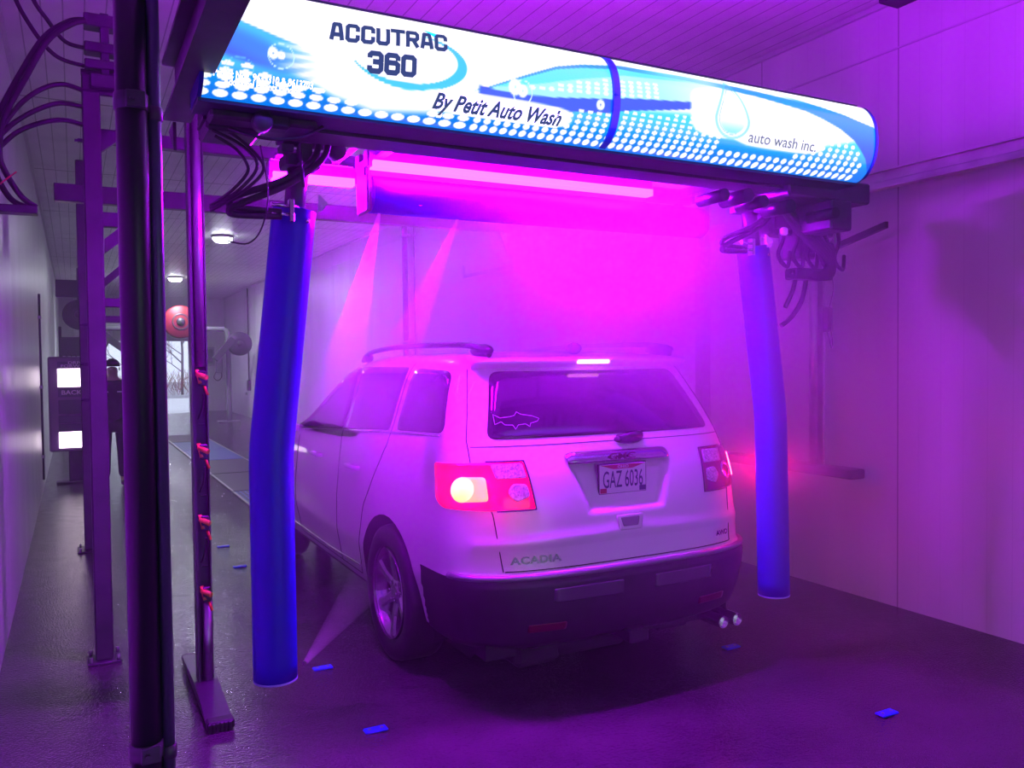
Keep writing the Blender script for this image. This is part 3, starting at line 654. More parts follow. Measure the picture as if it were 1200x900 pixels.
b = W(); b.box(XL+.002, -.15, 5.04, 5.14, 2.475, 2.515, 0, .004); b.build('bracket_arm', DSTEEL, t)
b = W(); b.cyl((-.36,5.08,2.50), (-.36,5.08,2.60), .012); b.tube(spline([(-.36,5.0,2.56),(-.3,5.0,2.62),(-.24,5.02,2.68)], 5), .004); b.build('hose_end', mat('red_tubing', (.4,.02,.03), .4), t)

# thick black pipe close to the camera
t = thing('black_pipe', (.13, 2.35, fz(.13)), 'thick black vertical pipe clamped to a slimmer blue grey conduit', 'pipe')
b = W(); b.cyl((.146,2.35,fz(.13)), (.146,2.35,4.02), .038, n=32); b.build('pipe', BLACKP, t)
b = W(); b.cyl((.199,2.362,fz(.187)), (.199,2.362,4.02), .018, n=24); b.build('conduit', mat('blue_grey_conduit', (.07,.07,.12), .35, .3), t)
for z in (2.345, .665):
    b = W(); b.lathe([(.038,-.022),(.0425,-.02),(.0425,.02),(.038,.022)], (.146,2.35,z), (0,0,1), 28); b.lathe([(.018,-.018),(.0225,-.016),(.0225,.016),(.018,.018)], (.199,2.362,z-.02), (0,0,1), 20)
    b.box(.130, .178, 2.303, 2.314, z-.022, z+.022, 0, .003); b.cyl((.146,2.304,z), (.146,2.292,z), .007, n=8)
    b.build('clamp', PSTEEL, t)

# rinse pole with nozzles
t = thing('nozzle_pole', (.56, 4.45, 0), 'slim steel pole with yellow spray nozzles on a sloped foot plate', 'spray pole')
b = W(); z0 = fz(.55)
b.box(.520, .532, 4.40, 4.50, z0+.05, 2.95); b.box(.520, .600, 4.49, 4.50, z0+.05, 2.95); b.box(.594,.600,4.44,4.50,z0+.05,2.95); b.build('channel', PSTEEL, t)
b = W(); b.cyl((.565,4.44,1.66), (.565,4.44,2.95), .024, n=20); b.cyl((.572,4.43,z0+.06), (.572,4.43,.47), .024, n=20); b.build('water_pipe', STEEL, t)
for z in (1.595, 1.225, .865, .505):
    b = W(); b.cyl((.545,4.40,z+.03), (.585,4.36,z+.01), .013, n=12); b.cyl((.545,4.41,z+.05), (.558,4.39,z-.02), .010, n=10); nz_ = b.build('spray_nozzle', YELLOW, t)
    b = W(); b.box(.548,.585,4.385,4.42,z-.03,z+.045,0,.004); b.build('nozzle_body', BLACKP, nz_)
    b = W(); b.cyl((.575,4.40,z-.025), (.590,4.38,z-.075), .007, n=10); b.build('nozzle_tip', ORANGE, nz_)
    b = W(); b.tube(spline([(.575,4.42,z-.07),(.57,4.43,z-.14),(.55,4.44,z-.20)], 5), .005, 6); b.box(.55,.58,4.42,4.44,z+.14,z+.146); b.build('feed_line', RUBBER, nz_)
b = W()
b.prism([(.500,4.95,z0+.015),(.500,3.98,z0+.015),(.500,3.98,z0+.03),(.500,4.42,z0+.07),(.500,4.95,z0+.04)], (.115,0,0)); b.build('foot_plate', PSTEEL, t)
b = W(); b.box(.498,.618,3.93,4.0,z0+.0,z0+.045,0,.008)
for i in range(6): b.box(.50+.018*i,.512+.018*i,3.915,3.93,z0+.0,z0+.04,0,.002)
b.build('rubber_end', RUBBER, t)
# right pole and side bar
t = thing('hanging_pole', (4.55, 4.13, 2.7), 'slim steel pole on the right wall side carrying a long horizontal bar', 'pole')
b = W(); b.cyl((4.56,4.13,.93), (4.56,4.13,2.9), .028, n=20); b.box(4.60,4.62,4.08,4.18,.93,2.9,0,.003); b.build('pole', STEEL, t)
b = W(); b.box(4.53,4.66,3.78,5.30,.86,.925,0,.008); b.build('side_bar', DSTEEL, t)
b = W(); b.box(4.58,4.63,4.02,4.07,2.30,2.42,0,.004); b.box(4.58,4.63,4.02,4.07,1.85,2.02,0,.004); b.tube(spline([(4.6,4.03,2.3),(4.61,4.0,2.15),(4.59,4.02,1.98),(4.61,4.01,1.8),(4.59,4.0,1.74),(4.58,4.03,1.86)], 6), .004, 6); b.build('switch_box', DSTEEL, t)
b = W(); b.prism([(4.3,3.7,2.42),(4.3,3.7,2.46),(4.56,4.1,2.36),(4.56,4.1,2.32)], (.03,0,0)); b.box(4.56,4.60,4.09,4.16,2.28,2.5); b.prism([(4.62,3.6,2.50),(4.62,3.6,2.54),(4.62,4.13,2.42),(4.62,4.13,2.38)], (.03,0,0)); b.build('stay_arm', DSTEEL, t)

# ================================================================ RIGHT WALL DETAILS
t = thing('wall_boom', (4.6, 9.5, 2.8), 'slim triangular boom bracket high on the right wall above the car', 'boom')
b = W(); b.box(4.72, 4.76, 8.35, 10.35, 2.80, 2.85, 0, .004); b.box(4.74,4.76,8.35,10.35,2.88,2.885); b.build('boom_bar', DSTEEL, t)
b = W(); b.tube([(4.74, 8.95, 2.85), (4.74, 9.45, 3.55)], .018, 8); b.build('diagonal_stay', DSTEEL, t)
b = W(); b.box(4.70,4.76,8.78,8.92,2.7,3.4,0,.004); b.box(4.73,4.75,10.33,10.36,2.82,2.98); b.build('upright', DSTEEL, t)
def wall_pole(x, y, z0, z1, r, label, box=None):
    t = thing('conduit_pipe', (x, y, z0), label, 'conduit', 'vertical conduits on the far walls')
    MB().cyl((0,0,0), (0,0,z1-z0), r, n=12).build('conduit', DSTEEL if r > .03 else PSTEEL, t)
    b = MB()
    for z in (.3, (z1-z0)*.5, z1-z0-.3): b.box(-r*1.5, r*1.5, -r*1.5, r*1.5, z-.02, z+.02, 0, .003)
    b.build('strap', STEEL, t)
    if box: MB().box(-.06,.06,-.11,.11,box-.16,box+.16,0,.01).build('switch_box', PSTEEL, t); MB().lathe([(0,0),(.05,0),(.04,.05),(0,.05)], (-.07,0,box-.25), (-1,0,0), 14).build('valve', STEEL, t)
wall_pole(4.755, 12.65, 0, 4.0, .045, 'dark vertical pipe on the right wall above the car windows')
wall_pole(4.80, 12.35, 0, 4.0, .012, 'thin conduit just right of the dark vertical wall pipe')
wall_pole(4.79, 26.5, .9, 4.0, .02, 'thin conduit ending in a valve box on the right wall near the dryers', .1)
wall_pole(XL+.02, 12.3, .2, 2.6, .014, 'thin conduit on the left wall beside the instruction sign')
wall_pole(3.9, YF-.03, 0, 4.0, .02, 'thin conduit rising beside the electric box on the end wall')
t = thing('curved_duct', (4.6, 7.3, 2.3), 'dark curved duct half lost in the magenta mist behind the car', 'duct')
b = W(); b.tube(spline([(4.5,6.8,1.95),(4.5,6.82,2.2),(4.5,6.9,2.38),(4.5,7.1,2.46),(4.5,7.5,2.48),(4.6,7.9,2.48)], 6), .085, 20); b.build('duct_tube', DSTEEL, t)
b = W(); b.box(4.66, XR-.002, 7.75, 8.0, 2.4, 2.56, 0, .01); b.build('wall_mount', DSTEEL, t)
t = thing('side_nozzle_arm', (4.5, 5.0, 2.0), 'long dark arm reaching along the right wall in the mist', 'arm')
b = W(); b.box(4.46,4.54,5.3,7.0,1.95,2.03,0,.006); b.build('arm_bar', DSTEEL, t)
b = W(); b.box(4.46,4.54,5.24,5.30,1.92,2.06,0,.006); b.build('arm_clamp', DSTEEL, t)

# ceiling pocket at the upper right: small speaker-like box
t = thing('equipment_box', (4.6, 3.3, 3.9), 'small dark box fixed under the ceiling at the top right', 'box')
b = W(); b.box(4.42,4.60,3.15,3.5,3.84,4.0,0,.01); b.build('box_body', DSTEEL, t)
b = W(); b.box(4.38,4.62,3.0,3.6,4.0,4.028,0,.004); b.build('mounting_rail', STEEL, t)

# ================================================================ FAR END: dryer, boxes, instruction board, person
DRY = mat('dryer_grey_plastic', (.045,.045,.06), .5); DRYR = mat('dryer_red_plastic', (.22,.004,.012), .5)
t = thing('dryer_arch', (2.4, 25.1, 0), 'pale tubular arch frame carrying the blowers near the exit', 'arch')
b = W(); R_ = .07; XA = -.1
b.tube(spline([(3.97,25.1,fz(3.97)+.02),(3.97,25.1,1.2),(3.97,25.1,2.3),(3.96,25.1,2.55),(3.88,25.1,2.66),(3.7,25.1,2.68),(2.0,25.1,2.68),(.6,25.1,2.68),(.45,25.1,2.65),(.38,25.1,2.55),(.37,25.1,2.3),(.37,25.1,fz(.37)+.02)], 5), R_, 14)
b.build('arch_tube', mat('pale_paint', (.2,.2,.23), .4), t)
for x in (3.97, .37):
    b = W(); b.box(x-.32, x+.28, 24.9, 25.3, fz(x), fz(x)+.03, 0, .004); b.build('base_plate', STEEL, t)
def blower(x, y, z, r, ang, m_, label, fl=1):
    t = thing('blower', (x, y, z), label, 'blower', 'round dryer blowers near the exit')
    if x < .3: MB().box(-.03,.03,-.03,.03,0,H-z-.002,0,.005).build('hanger_pole', DSTEEL, t)
    MB().lathe([(0,-.14),(r*.92,-.14),(r,-.11),(r,.11),(r*.92,.14),(0,.14)], (0,0,0), (0,1,0), 36).build('housing', m_, t)
    MB().lathe([(r*.42,-.15),(r*.50,-.16),(r*.50,-.13),(r*.42,-.13)], (0,0,0), (0,1,0), 28).build('inlet_ring', PSTEEL, t)
    MB().lathe([(0,-.19),(r*.22,-.18),(r*.26,-.14),(0,-.14)], (0,0,0), (0,1,0), 20).build('motor_cap', DSTEEL, t)
    c, s_ = math.cos(ang), math.sin(ang)
    def L(a, d, yy): return (a*c - d*s_, yy, a*s_ + d*c)
    a0, a1 = 0, r*2.25; w0, w1 = .15, .12
    o0, o1 = r*.98, r*.98; s_ = s_*1.0
    vs = [L(a, d*fl, yy) for a, dw in ((a0, r*.5), (a1, r*.42)) for d in (o0-dw*1.15, o0) for yy in (-w0 if a == a0 else -w1, w0 if a == a0 else w1)]
    MB().add(vs, [(0,1,3,2),(4,6,7,5),(0,4,5,1),(2,3,7,6),(0,2,6,4),(1,5,7,3)]).build('nozzle', m_, t)
    return t
blower(4.24, 24.85, 2.25, .34, math.radians(-128), DRY, 'dark round blower on the right leg of the dryer arch', -1)
blower(2.66, 24.85, 2.86, .46, math.radians(-90+360), DRYR, 'red round blower on top of the dryer arch')
blower(.52, 24.85, 2.35, .34, math.radians(-40), DRY, 'dark blower on the left leg, its nozzle pointing down right')
blower(.14, 22.7, 2.9, .36, math.radians(262), DRY, 'dark blower high on the left side by the wall')
t = thing('dryer_tower', (-.05, 22.3, 0), 'dark equipment rack below the left blower, behind the instruction board', 'rack')
b = W()
for x in (-.3, .25): b.box(x, x+.06, 22.3, 22.36, 0, 2.6, 0, .005)
b.build('leg', DSTEEL, t)
b = W(); b.box(-.3,.31,22.2,22.4,1.9,2.35,0,.01); b.box(-.34,.3,22.25,22.45,3.3,3.7,0,.01); b.build('rack_body', DRY, t)
b = W()
for k in range(5): b.tube(spline([(-.25+.1*k,22.2,1.95),(-.2+.1*k,22.18,1.6),(-.27+.12*k,22.2,1.2)], 5), .015, 6)
b.build('cable', RUBBER, t)
t = thing('electric_box', (3.56, YF-.1, 2.15), 'grey electric box on the end wall left of the arch leg', 'electric box')
b = W(); b.box(3.95,4.45,YF-.14,YF-.002,1.62,2.28,0,.012); b.build('box_body', mat('box_grey', (.35,.36,.4), .5), t)
b = W(); b.box(4.0,4.4,YF-.148,YF-.14,1.70,2.2,0,.004); b.build('cover_plate', mat('box_dark_plate', (.16,.17,.2), .5), t)
t = thing('payment_phone_box', (3.9, YF-.1, 1.6), 'small rounded box with a coiled cord beside the electric box', 'box')
b = W(); b.box(4.5,4.72,YF-.12,YF-.002,1.35,1.95,0,.03); b.build('box_body', mat('box_grey'), t)
b = W(); b.tube(spline([(4.5,YF-.08,1.4),(4.42,YF-.1,1.2),(4.55,YF-.1,1.08),(4.68,YF-.1,1.2),(4.68,YF-.08,1.36)], 6), .015, 8); b.build('cord', RUBBER, t)

# instruction board
LITB = mat('lit_instruction_panel', (1,.95,1), .5, emit=(1.0,.82,.95), estr=5.0)
PURB = mat('board_face', (.20,.12,.26), .4); DRKB = mat('board_dark_row', (.07,.05,.12), .35)
by0 = 13.3
t = thing('instruction_board', (0, by0, 0), 'tall instruction sign board with two lit white panels by the left wall', 'sign board')
b = W(); b.box(-.325, .33, by0, by0+.16, .46, 1.80, 0, .02); b.build('board_cabinet', PURB, t)
b = W(); b.box(-.09,.10,by0+.03,by0+.12,0,.46,0,.01); b.box(-.25,.26,by0-.05,by0+.2,0,.03,0,.01); b.build('stand', DSTEEL, t)
for z0_, z1_ in ((1.375,1.63),(.51,.735)):
    b = W(); b.box(-.205,.29,by0-.012,by0-.001,z0_,z1_,0,.003); b.build('lit_panel', LITB, t)
for k, (z0_, z1_) in enumerate(((1.64,1.73),(1.23,1.36),(.99,1.19),(.86,.965),(.745,.85))):
    b = W(); b.box(-.205,.29,by0-.008,by0-.001,z0_,z1_,0,.003); b.build('message_row', DRKB, t)
BTX = mat('board_lettering', (.75,.62,.8), .5)
for s_, z_, sz_, w_ in (('DRIVE',1.695,.038,.22),('FORWARD',1.650,.038,.40),('BACK UP',1.265,.06,.40)):
    vs, fs = text_geo(s_, 1.0, .02); vs[:,0] -= vs[:,0].min(); vs[:,0] *= w_/vs[:,0].max(); vs[:,1] *= sz_/.7
    b = W(); b.add([(.04-w_/2+p[0], by0-.0095, z_+p[1]) for p in vs], fs); b.build('lettering', BTX, t)

# person
SKIN = mat('skin', (.45,.30,.26), .6); COAT = mat('dark_coat_cloth', (.035,.03,.045), .9, noise=(9,.3)); CAP = mat('black_knit_cap', (.012,.01,.018), .95)
pe = thing('person', (.47, 12.75, fz(.47)), 'person in a dark cap and coat standing between the left posts', 'person')
def skinned(name, verts, edges, radii, m_, parent, sub=2):
    me = bpy.data.meshes.new(name); me.from_pydata(verts, edges, []); me.update()
    o = bpy.data.objects.new(name, me); C.objects.link(o)
    md = o.modifiers.new('skin', 'SKIN'); md.use_smooth_shade = True
    for i, r in enumerate(radii):
        me.skin_vertices[0].data[i].radius = (r, r) if not isinstance(r, tuple) else r
    me.skin_vertices[0].data[0].use_root = True
    s2 = o.modifiers.new('sub', 'SUBSURF'); s2.levels = sub; s2.render_levels = sub
    bpy.context.view_layer.update()
    dg = bpy.context.evaluated_depsgraph_get(); nm = bpy.data.meshes.new_from_object(o.evaluated_get(dg))
    bpy.data.objects.remove(o); nm.materials.clear(); nm.materials.append(m_)
    for p in nm.polygons: p.use_smooth = True
    q = bpy.data.objects.new(name, nm); C.objects.link(q); q.parent = parent; return q
bv = [(0,0,.95),(0,.0,1.1),(0,.0,1.28),(0,0,1.42),(0,-.01,1.50),(0,-.02,1.585),(0,-.025,1.66),
      (.17,0,1.40),(.23,-.02,1.13),(.22,-.12,.90),(-.17,0,1.40),(-.23,-.02,1.13),(-.22,-.12,.90),
      (.10,0,.88),(.11,-.01,.50),(.115,.02,.09),(.125,-.14,.04),(-.10,0,.88),(-.11,-.01,.50),(-.115,.02,.09),(-.125,-.14,.04)]
be = [(0,1),(1,2),(2,3),(3,4),(4,5),(5,6),(3,7),(7,8),(8,9),(3,10),(10,11),(11,12),(0,13),(13,14),(14,15),(15,16),(0,17),(17,18),(18,19),(19,20)]
brd = [(.16,.12),(.15,.11),(.17,.12),(.13,.09),.055,(.082,.095),(.07,.085),.065,.05,.035,.065,.05,.035,.095,.065,.045,.035,.095,.065,.045,.035]
skinned('body', bv, be, brd, SKIN, pe)
def hand(sx_):
    b = []
    for k in range(5):
        a = (k-2)*.018
        if k == 4: pts = [(sx_*.205,-.125,.88),(sx_*.19,-.155,.85),(sx_*.185,-.17,.82)]
        else: pts = [(sx_*.22+a*.6,-.12+a*.7,.87),(sx_*.22+a*.7,-.135+a,.82),(sx_*.215+a*.7,-.125+a,.785-.004*abs(k-1))]
        skin_pts.append((pts, .009))
for sx_ in (-1, 1):
    skin_pts = []; hand(sx_); b = MB()
    for pts, r in skin_pts: b.tube(spline(pts, 4), [r]*(4*2)+[r*.6], 8)
    b.build('fingers', SKIN, pe)
cv = [(0,0,.82),(0,0,1.0),(0,0,1.28),(0,0,1.40),(0,0,1.465),(.17,0,1.405),(.235,-.02,1.13),(.225,-.11,.93),(-.17,0,1.405),(-.235,-.02,1.13),(-.225,-.11,.93)]
skinned('coat', cv, [(0,1),(1,2),(2,3),(3,4),(3,5),(5,6),(6,7),(3,8),(8,9),(9,10)], [(.20,.15),(.19,.145),(.19,.14),(.16,.115),(.075,.075),.085,.068,.05,.085,.068,.05], COAT, pe)
tv = [(0,0,.9),(.10,0,.86),(.11,-.01,.5),(.115,.02,.10),(-.10,0,.86),(-.11,-.01,.5),(-.115,.02,.10)]
skinned('trousers', tv, [(0,1),(1,2),(2,3),(0,4),(4,5),(5,6)], [(.15,.125),.108,.08,.068,.108,.08,.068], COAT, pe)
b = MB(); b.sphere((0,-.022,1.665), .108, 20, 0, (.93,1.0,.95)); cap_v = [(x,y,max(z,1.655)) for x,y,z in b.v]; b.v = cap_v; b.build('knit_cap', CAP, pe)
b = MB(); b.sphere((0,-.115,1.615), .016, 10, 0, (.8,1,1.3)); b.sphere((-.033,-.100,1.640), .011, 8); b.sphere((.033,-.100,1.640), .011, 8); b.sphere((.09,-.02,1.62), .02, 8, 0, (.5,.8,1.4)); b.sphere((-.09,-.02,1.62), .02, 8, 0, (.5,.8,1.4)); b.sphere((0,-.103,1.575), .02, 8, 0, (1.2,.4,.3)); b.build('face_features', SKIN, pe)
for sx_ in (-1, 1):
    MB().sphere((sx_*.12,-.06,.045), .075, 14, 0, (.65,1.7,.6)).build('boot', BLACKP, pe)
b = MB(); b.box(.05,.13,-.158,-.15,1.30,1.315,0,.002); b.box(-.13,-.06,-.158,-.15,1.30,1.315,0,.002); b.build('reflective_strip', mat('white_tag'), pe)

# ================================================================ FLOOR: grate, wheel lane markers
GR = bpy.data.materials.new('blue_grating'); GR.use_nodes = True; gtn = GR.node_tree; gb = gtn.nodes['Principled BSDF']
tc = gtn.nodes.new('ShaderNodeTexCoord'); sp = gtn.nodes.new('ShaderNodeSeparateXYZ'); gtn.links.new(tc.outputs['Object'], sp.inputs[0])
fa = math_node(gtn, 'LESS_THAN', math_node(gtn, 'FRACT', math_node(gtn, 'DIVIDE', math_node(gtn, 'ADD', sp.outputs[0], 50.0), .06)), .45)
fb_ = math_node(gtn, 'LESS_THAN', math_node(gtn, 'FRACT', math_node(gtn, 'DIVIDE', math_node(gtn, 'ADD', sp.outputs[1], 50.0), .14)), .3)
hole = math_node(gtn, 'MULTIPLY', math_node(gtn, 'SUBTRACT', 1.0, fa), math_node(gtn, 'SUBTRACT', 1.0, fb_))
mx = gtn.nodes.new('ShaderNodeMix'); mx.data_type = 'RGBA'; gtn.links.new(hole, mx.inputs[0]); mx.inputs[6].default_value = (.03,.12,.55,1); mx.inputs[7].default_value = (.01,.02,.06,1)
gtn.links.new(mx.outputs[2], gb.inputs['Base Color']); gb.inputs['Roughness'].default_value = .45
GRD = mat('dark_grating', (.05,.045,.07), .5, noise=(20,.4))
gp = [(9.6,11.6,0),(11.65,13.6,1),(13.65,15.6,1),(15.65,17.6,0),(17.65,19.6,0),(19.65,21.6,1)]
for k, (y0, y1, dk) in enumerate(gp):
    t = thing('floor_grate', (2.25, y0, -.05), ('dark' if dk else 'blue')+' floor grate panel over the centre drain, '+['nearest','second','third','fourth','fifth','farthest'][k]+' one along the bay', 'floor grate', 'drain grates down the centre of the bay')
    b = W(); b.box(1.88, 2.70, y0, y1, -.058, -.046, 0, .002); b.build('grating', GRD if dk else GR, t)
    b = W(); b.box(1.85,1.88,y0,y1,-.06,-.045); b.box(2.70,2.73,y0,y1,-.06,-.045); b.build('grate_frame', STEEL, t)
BR = mat('blue_reflector_plastic', (.02,.06,.85), .3)
names = ['closest to the camera','second closest, near the rear wheel','third from the camera','fourth from the camera','fifth from the camera','sixth from the camera']
for k, (x, y) in enumerate(((1.212,3.70),(1.203,4.60),(1.209,6.3),(1.209,7.27),(1.209,8.16),(1.21,9.9))):
    z = fz(x); t = thing('lane_marker', (x, y, z), 'blue lane marker on the floor left of the car, '+names[k], 'floor marker', 'blue lane markers on the floor')
    MB().box(-.055,.055,-.028,.028,.0,.012,0,.005).build('marker_plate', BR, t); MB().cyl((-.03,0,.011),(-.03,0,.014),.008,n=10).cyl((.03,0,.011),(.03,0,.014),.008,n=10).build('screw', STEEL, t)
t = thing('lane_marker', (3.424, 2.654, fz(3.424)), 'blue lane marker alone on the dark floor at the lower right', 'floor marker', 'blue lane markers on the floor')
MB().box(-.055,.055,-.028,.028,.0,.012,0,.005).build('marker_plate', BR, t); MB().cyl((-.03,0,.011),(-.03,0,.014),.008,n=10).cyl((.03,0,.011),(.03,0,.014),.008,n=10).build('screw', STEEL, t)
t = thing('lane_marker', (3.42, 3.72, fz(3.42)), 'blue lane marker in the shadow below the right wash arm', 'floor marker', 'blue lane markers on the floor')
MB().box(-.055,.055,-.028,.028,.0,.012,0,.005).build('marker_plate', BR, t); MB().cyl((-.03,0,.011),(-.03,0,.014),.008,n=10).cyl((.03,0,.011),(.03,0,.014),.008,n=10).build('screw', STEEL, t)

# ================================================================ THE CAR
CX, CY, CZ = 2.555, 3.45, -.06
car = thing('suv_car', (CX, CY, CZ), 'white mid-size SUV standing on the wet floor under the wash gantry', 'car')
ZL = np.array([.28,.34,.50,.63,.665,.69,.80,.95,1.05,1.15,1.20,1.27,1.35,1.50,1.65,1.72,1.765,1.785,1.79])
RL = np.array([.16,.06,.01,.00,.015,.055,.075,.095,.115,.145,.17,.205,.25,.345,.45,.50,.60,.85,1.2])
FL = np.array([4.93,5.02,5.08,5.10,5.10,5.10,5.08,5.00,4.90,4.45,4.15,3.80,3.62,3.32,2.98,2.74,2.40,2.05,1.7])
WL = np.array([.88,.93,.965,.985,.985,.985,.985,.975,.968,.955,.95,.935,.905,.86,.81,.765,.66,.42,.10])
DL = np.array([.50,.50,.50,.50,.50,.50,.48,.46,.44,.42,.40,.38,.34,.32,.32,.34,.40,.40,.2])
def pch(x, xs, ys):   # monotone cubic interpolation
    h = np.diff(xs); dl = np.diff(ys)/h; m_ = np.zeros(len(xs)); m_[0] = dl[0]; m_[-1] = dl[-1]
    for i in range(1, len(xs)-1):
        m_[i] = 0 if dl[i-1]*dl[i] <= 0 else 2*dl[i-1]*dl[i]/(dl[i-1]+dl[i])
    x = min(max(x, xs[0]), xs[-1]); i = min(max(int(np.searchsorted(xs, x))-1, 0), len(h)-1); t = (x-xs[i])/h[i]
    return float((2*t**3-3*t*t+1)*ys[i]+(t**3-2*t*t+t)*h[i]*m_[i]+(-2*t**3+3*t*t)*ys[i+1]+(t**3-t*t)*h[i]*m_[i+1])
_cache = {}
NR, NFR = 3.4, 2.6
def outline(z):
    k = round(z, 4)
    if k in _cache: return _cache[k]
    r, f, w_, d = (pch(z, ZL, q) for q in (RL, FL, WL, DL)); dF = min(.9, (f-r)*.4)
    a = np.linspace(0, PI/2, 160); u = w_*np.sin(a)**(2/NR); v = r+d*(1-np.cos(a)**(2/NR))
    a2 = np.linspace(PI/2, 0, 80); u2 = w_*np.sin(a2)**(2/NFR); v2 = f-dF*(1-np.cos(a2)**(2/NFR))
    vm = np.linspace(v[-1], v2[0], 60)[1:-1]; um = np.full(58, w_)
    U_ = np.concatenate([u, um, u2]); V_ = np.concatenate([v, vm, v2]); U_ = U_*(1-.055*np.clip((1.5-V_)/1.5, 0, 1)**1.3); S_ = np.concatenate([[0], np.cumsum(np.hypot(np.diff(U_), np.diff(V_)))])
    _cache[k] = (U_, V_, S_, (r, f, w_, d, dF)); return _cache[k]
def pocket(u, z):   # licence plate recess in the liftgate
    hw = .33-.10*max(0, min(1, (1.23-z)/.28)); e = min(hw-abs(u), z-.945, 1.24-z)
    q = min(max(e/.022, 0), 1); return .032*q*q*(3-2*q)
def crease(u, z):
    q = .0
    if abs(u) < .86: q -= .010*math.exp(-((z-(.845-.02*abs(u)))/.03)**2)
    return q
def S3(s_, z):   # signed arc length round the body from the rear centre -> point
    U_, V_, S_, _ = outline(z); a = abs(s_); u = float(np.interp(a, S_, U_)); v = float(np.interp(a, S_, V_)); u = u if s_ >= 0 else -u
    return Vector((u, v, z))
def rear_v(u, z):
    U_, V_, S_, _ = outline(z); k = 150; return float(np.interp(abs(u), U_[:k], V_[:k]))
def RR(u, z): return Vector((u, rear_v(u, z), z))
def side_u(v, z):
    U_, V_, S_, _ = outline(z); return float(np.interp(v, V_, U_))
def SL(v, z): return Vector((-side_u(v, z), v, z))
def SRt(v, z): return Vector((side_u(v, z), v, z))
def nrm(fn, a, z, out):
    e = .004; n_ = (fn(a+e, z)-fn(a-e, z)).cross(fn(a, z+e)-fn(a, z-e))
    if n_.length < 1e-12: return Vector(out)
    n_.normalize(); return n_ if n_.dot(Vector(out)) > 0 else -n_
def outdir(p): return Vector((p.x, (p.y-2.5)*.5, max(p.z-1.0, -.1)*.5))
def rpoly(pts, r, n=5):
    P = [Vector((x, y, 0)) for x, y in pts]; out = []
    for i in range(len(P)):
        p0, p1, p2 = P[i-1], P[i], P[(i+1) % len(P)]; a = (p0-p1); b_ = (p2-p1); rr = min(r, a.length*.45, b_.length*.45)
        q0 = p1+a.normalized()*rr; q2 = p1+b_.normalized()*rr
        for k in range(n+1): t_ = k/n; q = q0*(1-t_)**2+p1*2*t_*(1-t_)+q2*t_*t_; out.append((q.x, q.y))
    # densify long edges
    res = []
    for i in range(len(out)):
        a, b_ = out[i], out[(i+1) % len(out)]; L = math.hypot(b_[0]-a[0], b_[1]-a[1]); k = max(1, int(L/.05))
        for j in range(k): res.append((a[0]+(b_[0]-a[0])*j/k, a[1]+(b_[1]-a[1])*j/k))
    return res
def patch(b, fn, pts, off_, r=.03, rings=7, m=0, lip=.006, extra=0.0):
    P = rpoly(pts, r) if r > 0 else rpoly(pts, .001, 1)
    cx = sum(p[0] for p in P)/len(P); cz = sum(p[1] for p in P)/len(P); n_ = len(P); vs = []
    def pos(p, o_):
        q = fn(*p); return q+nrm(fn, p[0], p[1], outdir(q))*o_
    for p in P: vs.append(pos(p, off_-lip))
    for k in range(rings):
        t_ = k/rings
        for p in P: vs.append(pos((p[0]+(cx-p[0])*t_, p[1]+(cz-p[1])*t_), off_))
    vs.append(pos((cx, cz), off_)); fs = []
    for k in range(rings):
        for j in range(n_): fs.append((k*n_+j, k*n_+(j+1) % n_, (k+1)*n_+(j+1) % n_, (k+1)*n_+j))
    for j in range(n_): fs.append((rings*n_+j, rings*n_+(j+1) % n_, len(vs)-1))
    b.add(vs, fs, m, True); return b
def strip(b, fn, pts, wd, off_=.0015, m=0):
    path = []
    for i in range(len(pts)-1):
        L = math.hypot(pts[i+1][0]-pts[i][0], pts[i+1][1]-pts[i][1]); k = max(2, int(L/.03))
        for j in range(k+(i == len(pts)-2)): t_ = j/k; path.append((pts[i][0]*(1-t_)+pts[i+1][0]*t_, pts[i][1]*(1-t_)+pts[i+1][1]*t_))
    P = []
    for p in path: q = fn(*p); P.append(q+nrm(fn, p[0], p[1], outdir(q))*off_)
    b.tube(P, wd, 6, m)
# --- body surface grid, clipped into shell / bumper / rocker with the wheel arches cut out
zs = sorted(set(np.round(np.concatenate([np.linspace(.28, 1.27, 58), np.linspace(1.27, 1.72, 24), [1.735,1.75,1.765,1.775,1.783,1.787,1.789,1.79], ZL]), 4)))
def srow(z):
    tot = outline(z)[2][-1]; a = np.linspace(0, min(1.5, tot*.45), 76); b_ = np.linspace(a[-1], tot, 60)[1:]; return np.concatenate([a, b_])
rows = []
for z in zs:
    s_ = srow(z); row = []
    for a in list(-s_[::-1])+list(s_[1:]):
        p = S3(a, z)
        if p.y < 1.0 and abs(p.x) < .9: p = p+Vector((0, pocket(p.x, z)+crease(p.x, z), 0))
        row.append(tuple(p))
    rows.append(row)
nc = len(rows[0])
AR, AV0, AV1, AZ = .455, 1.135, 4.125, .39
def dist(p): return min(math.hypot(p[1]-AV0, p[2]-AZ), math.hypot(p[1]-AV1, p[2]-AZ))-AR
def clip(poly, g_):
    out = []
    for i in range(len(poly)):
        a, b_ = poly[i], poly[(i+1) % len(poly)]; ga, gb_ = g_(a), g_(b_)
        if ga >= 0: out.append(a)
        if (ga >= 0) != (gb_ >= 0): t_ = ga/(ga-gb_); out.append(tuple(a[k]+(b_[k]-a[k])*t_ for k in range(3)))
    return out
